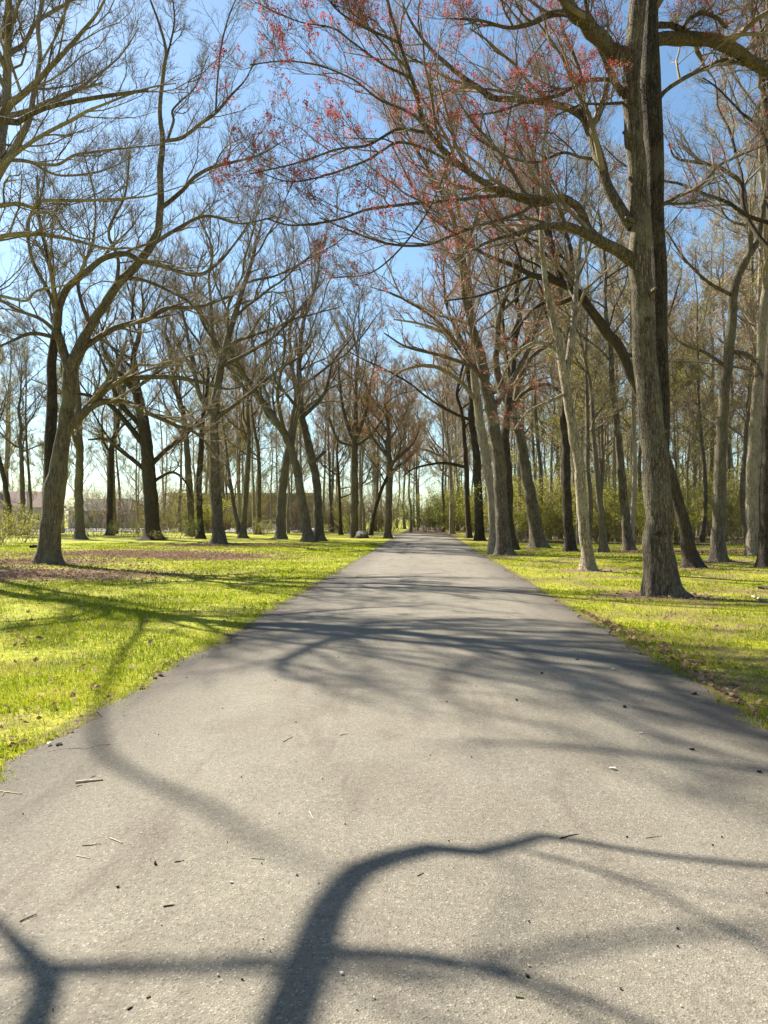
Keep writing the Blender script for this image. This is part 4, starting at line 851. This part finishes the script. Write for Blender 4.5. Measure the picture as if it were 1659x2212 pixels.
stick('thin pale forked twig cut by the left edge of the path', [(-20, 1708), (15, 1712), (47, 1716)], .008, M_STICKP, TG, fork=-.5)
stick('dark straight twig on the bare asphalt near the left edge, low in the photo', [(43, 1991), (60, 1983), (80, 1975)], .010, M_STICKD, TG)
stick('short thick brown stub above the left end of the long shadow', [(353, 1959), (378, 1955)], .011, M_STICKD, TG)
stick('dark twig beside a curled scrap in the middle left', [(377, 1863), (398, 1859)], .009, M_STICKD, TG)
stick('bent pale twig in the middle left of the asphalt', [(237, 1811), (250, 1816), (264, 1822)], .007, M_STICKP, TG)
stick('thin pale straw left of the curled scrap', [(165, 1849), (195, 1855)], .005, M_STICKP, TG)
stick('crooked dark twig above the thin pale straw', [(178, 1827), (200, 1826), (218, 1823)], .007, M_STICKD, TG, fork=.5)
stick('thin brown twig right of the reddish dark patch', [(543, 1855), (572, 1857)], .006, M_STICKD, TG)
stick('pale slanting straw in the upper centre of the asphalt', [(668, 1753), (678, 1771)], .005, M_STICKP, TG)
stick('dark slightly curved twig touching the long branch shadow', [(1210, 1812), (1229, 1806), (1249, 1802)], .011, M_STICKD, TG)
stick('greenish stem at the bottom right of the path', [(1114, 2154), (1132, 2157)], .008, M_STICKG, TG)
stick('small dark twig under the branch shadow bend', [(902, 1893), (915, 1886)], .009, M_STICKD, TG)
stick('thin dark twig near the start of the left crack', [(196, 1680), (208, 1676)], .009, M_STICKD, TG)
stick('short dark twig at the lower left of the path', [(275, 2182), (287, 2175)], .011, M_STICKD, TG)
stick('small dark twig above the short lower-left one', [(317, 2157), (326, 2153)], .009, M_STICKD, TG)
stick('tiny thin twig up in the sunlit centre', [(735, 1589), (752, 1585)], .009, M_STICKD, TG)
stick('dark twig across the faint upper shadow on the left', [(612, 1603), (632, 1592)], .010, M_STICKD, TG)
stick('thin twig near the right side below the white scrap', [(1395, 1811), (1430, 1806)], .005, M_STICKD, TG)
stick('pale bleached branch lying on the grass at the right edge', [(1625, 1290), (1640, 1297), (1665, 1301), (1700, 1306)], .05, M_STICKP, None, fork=.4, name='fallen_branch', cat='branch')
stick('dark rotten branch on the grass at the right edge beyond the bleached one', [(1638, 1268), (1655, 1269), (1690, 1276)], .07, M_STICKD, None, fork=-.4, name='fallen_branch', cat='branch')
stick('dark log end left of the low-forking oak', [(66, 1183), (80, 1182)], .22, M_STICKD, None, name='log', cat='log')
SG = 'leaf scraps on the path'
for (px, py, s, mt, lb) in [(1324, 1662, .05, M_LEAFP, 'pale crumpled leaf scrap on the right of the path'), (1324, 1447, .07, M_LEAFP, 'white leaf scrap in the dark shadow near the right edge of the path'),
                            (1384, 1585, .035, M_LEAFP, 'small white leaf scrap right of centre on the path'), (500, 1908, .018, M_LEAFP, 'tiny white scrap in the lower left of the path'), (737, 2105, .02, M_LEAFP, 'white scrap beside the big branch shadow'),
                            (335, 1867, .030, M_BITD, 'dark curled leaf scrap in the lower left'), (255, 1917, .016, M_BITD, 'black fleck below the curled leaf scrap'), (1139, 2110, .020, M_BITD, 'black round scrap at the bottom right of the path'),
                            (1464, 2007, .016, M_BITD, 'black fleck far right near the bottom'), (1639, 1668, .035, M_BITD, 'dark scrap at the right edge of the path'), (1494, 1620, .045, M_BITD, 'dark leaf scrap near the right grass corner'),
                            (1501, 1500, .08, M_BITD, 'dark clod on the very edge of the grass at the right'), (128, 1610, .07, M_BITD, 'dark upright clod at the left end of the crack'), (1171, 1455, .05, M_BITD, 'dark leaf in the dark shadow bands'), (1247, 1425, .05, M_BITD, 'dark leaf just above the shadow bands'),
                            (1349, 1528, .05, M_BITD, 'dark leaf below the white scrap in the shadow'), (1116, 1513, .04, M_BITD, 'dark leaf between two shadow bands')]:
    bit(lb, px, py, s, mt, 'leaf_scrap', 'leaf scrap', SG)
bit('white leaf lying in the grass at the right edge', 1571, 1495, .09, M_LEAFP, 'pale_leaf', 'leaf'); bit('white flower-like leaf in the left grass near the path', 106, 1612, .05, M_LEAFP, 'pale_leaf', 'leaf')
rng2 = np.random.default_rng(77)
for k in range(95):                                        # tiny flecks of grit and bud scales
    Y = 2.35 + 7 * rng2.random() ** 1.8; x = .055 * Y - .03 + (rng2.random() * 2 - 1) * 2.4
    px, py = CX + x / Y * F, HY + CH / Y * F
    bit('tiny dark fleck of grit or bud scale on the asphalt', px, py, (.005 + .007 * rng2.random()) * (1 + .08 * Y), M_BITD if rng2.random() < .75 else M_STICKP, 'grit_fleck', 'grit', 'flecks of grit on the path')
def crack(pts, w):
    A = np.array([gpt(px, py, .0015) for px, py in pts]); S = spline(A, 60); r = np.random.default_rng(3); S[:, :2] += r.normal(size=(60, 2)) * .008
    S[:, 2] = [pz(a, b) + .003 for a, b in S[:, :2]]
    ww = w * (.4 + 1.0 * r.random(60)) * np.sin(np.linspace(.25, 3.0, 60)); n = np.array([[0, 1, 0]])
    V = np.concatenate([S - n * ww[:, None], S + n * ww[:, None]]); i = np.arange(59)
    o = mesh_obj('path_crack', V, np.stack([i, i + 1, i + 61, i + 60], -1), M_BITD, None, False); tag(o, kind='structure')
crack([(60, 1634), (110, 1624), (150, 1617), (185, 1618), (215, 1611), (245, 1609)], .007)

# ------------------------------------------------------------------ boulder
def boulder():
    r = np.random.default_rng(5); c = P(782, 1160, 62.5); z = hz(c[0], c[1]); V = []; n = 14; m = 8
    for a in range(m + 1):
        ph = math.pi * a / m
        for b in range(n):
            th = 2 * math.pi * b / n; k = 1 + .16 * math.sin(2 * th + 1.3 * a) + .08 * r.normal()
            V.append([.62 * k * math.sin(ph) * math.cos(th), .5 * k * math.sin(ph) * math.sin(th), .42 * math.cos(ph) * (1 + .06 * r.normal()) + .22])
    Q = [[a * n + b, a * n + (b + 1) % n, (a + 1) * n + (b + 1) % n, (a + 1) * n + b] for a in range(m) for b in range(n)]
    o = mesh_obj('boulder', np.array(V), Q, plain('stone_grey', (.17, .16, .145), .9, .4, 5), None, False); o.location = (c[0], c[1], z); tag(o, 'low grey boulder at the foot of the fan-topped trunk', 'boulder')
boulder()

# ------------------------------------------------------------------ far left: houses, car park, car
def box_m(V, Q, a, b):
    k = len(V); x0, y0, z0 = a; x1, y1, z1 = b
    V += [[x0, y0, z0], [x1, y0, z0], [x1, y1, z0], [x0, y1, z0], [x0, y0, z1], [x1, y0, z1], [x1, y1, z1], [x0, y1, z1]]
    Q += [[k + q for q in f] for f in ((0, 3, 2, 1), (4, 5, 6, 7), (0, 1, 5, 4), (1, 2, 6, 5), (2, 3, 7, 6), (3, 0, 4, 7))]
def boxes(name, bs, mat, parent):
    V, Q = [], []
    for a, b in bs: box_m(V, Q, a, b)
    return mesh_obj(name, V, Q, mat, parent, False)
def brick_mat(name, c1, c2):
    m, nt, b = newmat(name); br = N(nt, 'ShaderNodeTexBrick'); br.inputs['Scale'].default_value = 4
    nt.links.new(objco(nt), br.inputs['Vector']); br.inputs['Color1'].default_value = (*c1, 1); br.inputs['Color2'].default_value = (*c2, 1); br.inputs['Mortar'].default_value = (.20, .15, .12, 1)
    nt.links.new(br.outputs[0], b.inputs['Base Color']); return m
M_GLASS, nt_, b_ = newmat('window_glass'); b_.inputs['Base Color'].default_value = (.03, .035, .04, 1); b_.inputs['Roughness'].default_value = .08; b_.inputs['Specular IOR Level'].default_value = .5
M_WHITE = plain('trim_white', (.7, .68, .63), .7, .08); M_TRIMD = plain('trim_dark', (.30, .26, .22), .7, .1)
def house(name, label, loc, rz, w, d, h, wallm, roofm, roof_h, rows, cols, flat=False):
    M_WHITE = M_TRIMD if flat else globals()['M_WHITE']
    root = empty(name, loc, rz); tag(root, label, 'building')
    boxes('wall', [((-w / 2, -d / 2, -.3), (w / 2, d / 2, h))], wallm, root)
    if flat: boxes('roof', [((-w / 2 - .4, -d / 2 - .4, h + .003), (w / 2 + .4, d / 2 + .4, h + roof_h))], roofm, root)
    else:
        e = .5; V = [[-w / 2 - e, -d / 2 - e, h + .003], [w / 2 + e, -d / 2 - e, h + .003], [w / 2 + e, d / 2 + e, h + .003], [-w / 2 - e, d / 2 + e, h + .003], [-w / 2 + 1.5, 0, h + roof_h], [w / 2 - 1.5, 0, h + roof_h]]
        mesh_obj('roof', V, [[0, 1, 5, 4], [2, 3, 4, 5], [0, 3, 2, 1]], roofm, root, False, [[1, 2, 5], [3, 0, 4]])
    for r in range(rows):
        for c in range(cols):
            x = -w / 2 + w * (c + .5) / cols; z = h * (r + .55) / rows
            if r == 0 and c == cols // 2:
                boxes('door', [((x - .55, -d / 2 - .06, 0), (x + .55, -d / 2 - .003, 2.1))], M_WHITE, root); continue
            f = boxes('window', [((x - .75, -d / 2 - .07, z - .75), (x - .62, -d / 2 - .003, z + .75)), ((x + .62, -d / 2 - .07, z - .75), (x + .75, -d / 2 - .003, z + .75)), ((x - .618, -d / 2 - .07, z - .75), (x + .618, -d / 2 - .003, z - .63)), ((x - .618, -d / 2 - .07, z + .63), (x + .618, -d / 2 - .003, z + .75))], M_WHITE, root)
            boxes('pane', [((x - .617, -d / 2 - .035, z - .629), (x + .617, -d / 2 - .006, z + .629))], M_GLASS, f)
    return root
lot = mesh_obj('parking_lot', [[-75, 92, .06], [-9, 92, .06], [-9, 132, .06], [-75, 132, .06]], [[0, 1, 2, 3]], plain('lot_concrete', (.42, .40, .36), .9, .15, .4), None, False); tag(lot, kind='structure')
house('brick_building', 'long flat-roofed reddish brick building behind the trees on the left', ((520 - CX) / F * 140, 146, 0), 0, 27, 12, 6.0, brick_mat('brick_red', (.30, .17, .12), (.24, .13, .095)), plain('roof_grey', (.30, .28, .25)), .5, 2, 9, True)
house('house', 'pink-walled house with a brown roof at the far left edge', ((-20 - CX) / F * 112, 118, 0), math.radians(12), 14, 9, 3.4, plain('render_pink', (.58, .50, .46), .9, .1, 1), plain('roof_brown', (.22, .16, .14), .9, .2, 3), 2.6, 1, 5)
house('house', 'small grey-sided house seen between the low-forking oak and the thin trunks', ((215 - CX) / F * 125, 130, 0), math.radians(-8), 11, 8, 3.0, plain('siding_grey', (.38, .39, .40), .8, .1, 1), plain('roof_slate', (.12, .12, .13), .9, .2, 3), 2.2, 1, 4)
def car():
    root = empty('parked_car', ((590 - CX) / F * 104, 104, .06), math.radians(8)); tag(root, 'pale silver car parked beyond the left-hand trunks', 'car')
    pr = [(-2.2, .35), (-2.15, .75), (-1.9, .9), (-1.3, .95), (-.7, 1.4), (.7, 1.43), (1.25, .98), (2.0, .88), (2.2, .7), (2.22, .35)]
    V, Q = [], []; n = len(pr)
    for y, s in ((-.85, 1), (.85, 1)): V += [[x, y * (.82 if z > 1.2 else 1), z] for x, z in pr]
    Q = [[k, (k + 1) % n, n + (k + 1) % n, n + k] for k in range(n)]; T = []
    for b in (0, n):
        for k in range(1, n - 1): T.append([b, b + k, b + k + 1])
    m, nt, b = newmat('car_silver'); b.inputs['Base Color'].default_value = (.62, .63, .64, 1); b.inputs['Roughness'].default_value = .25; b.inputs['Metallic'].default_value = .3
    mesh_obj('body', V, Q, m, root, False, T)
    boxes('side_window', [((-.85, -.86, .98), (.95, -.80, 1.32))], M_GLASS, root)
    boxes('headlight', [((-2.23, -.75, .62), (-2.15, -.45, .78))], M_WHITE, root); boxes('headlight', [((-2.23, .45, .62), (-2.15, .75, .78))], M_WHITE, root)
    for x in (-1.35, 1.35):
        for y in (-.8, .8):
            th = np.linspace(0, 2 * math.pi, 17)[:-1]; T_ = Tubes(); T_.add(np.array([[x, y - .1, .33], [x, y + .1, .33]]), np.array([.33, .33]), 16, cap=True); T_.build('wheel', M_BITD, root, smooth=False)
car()
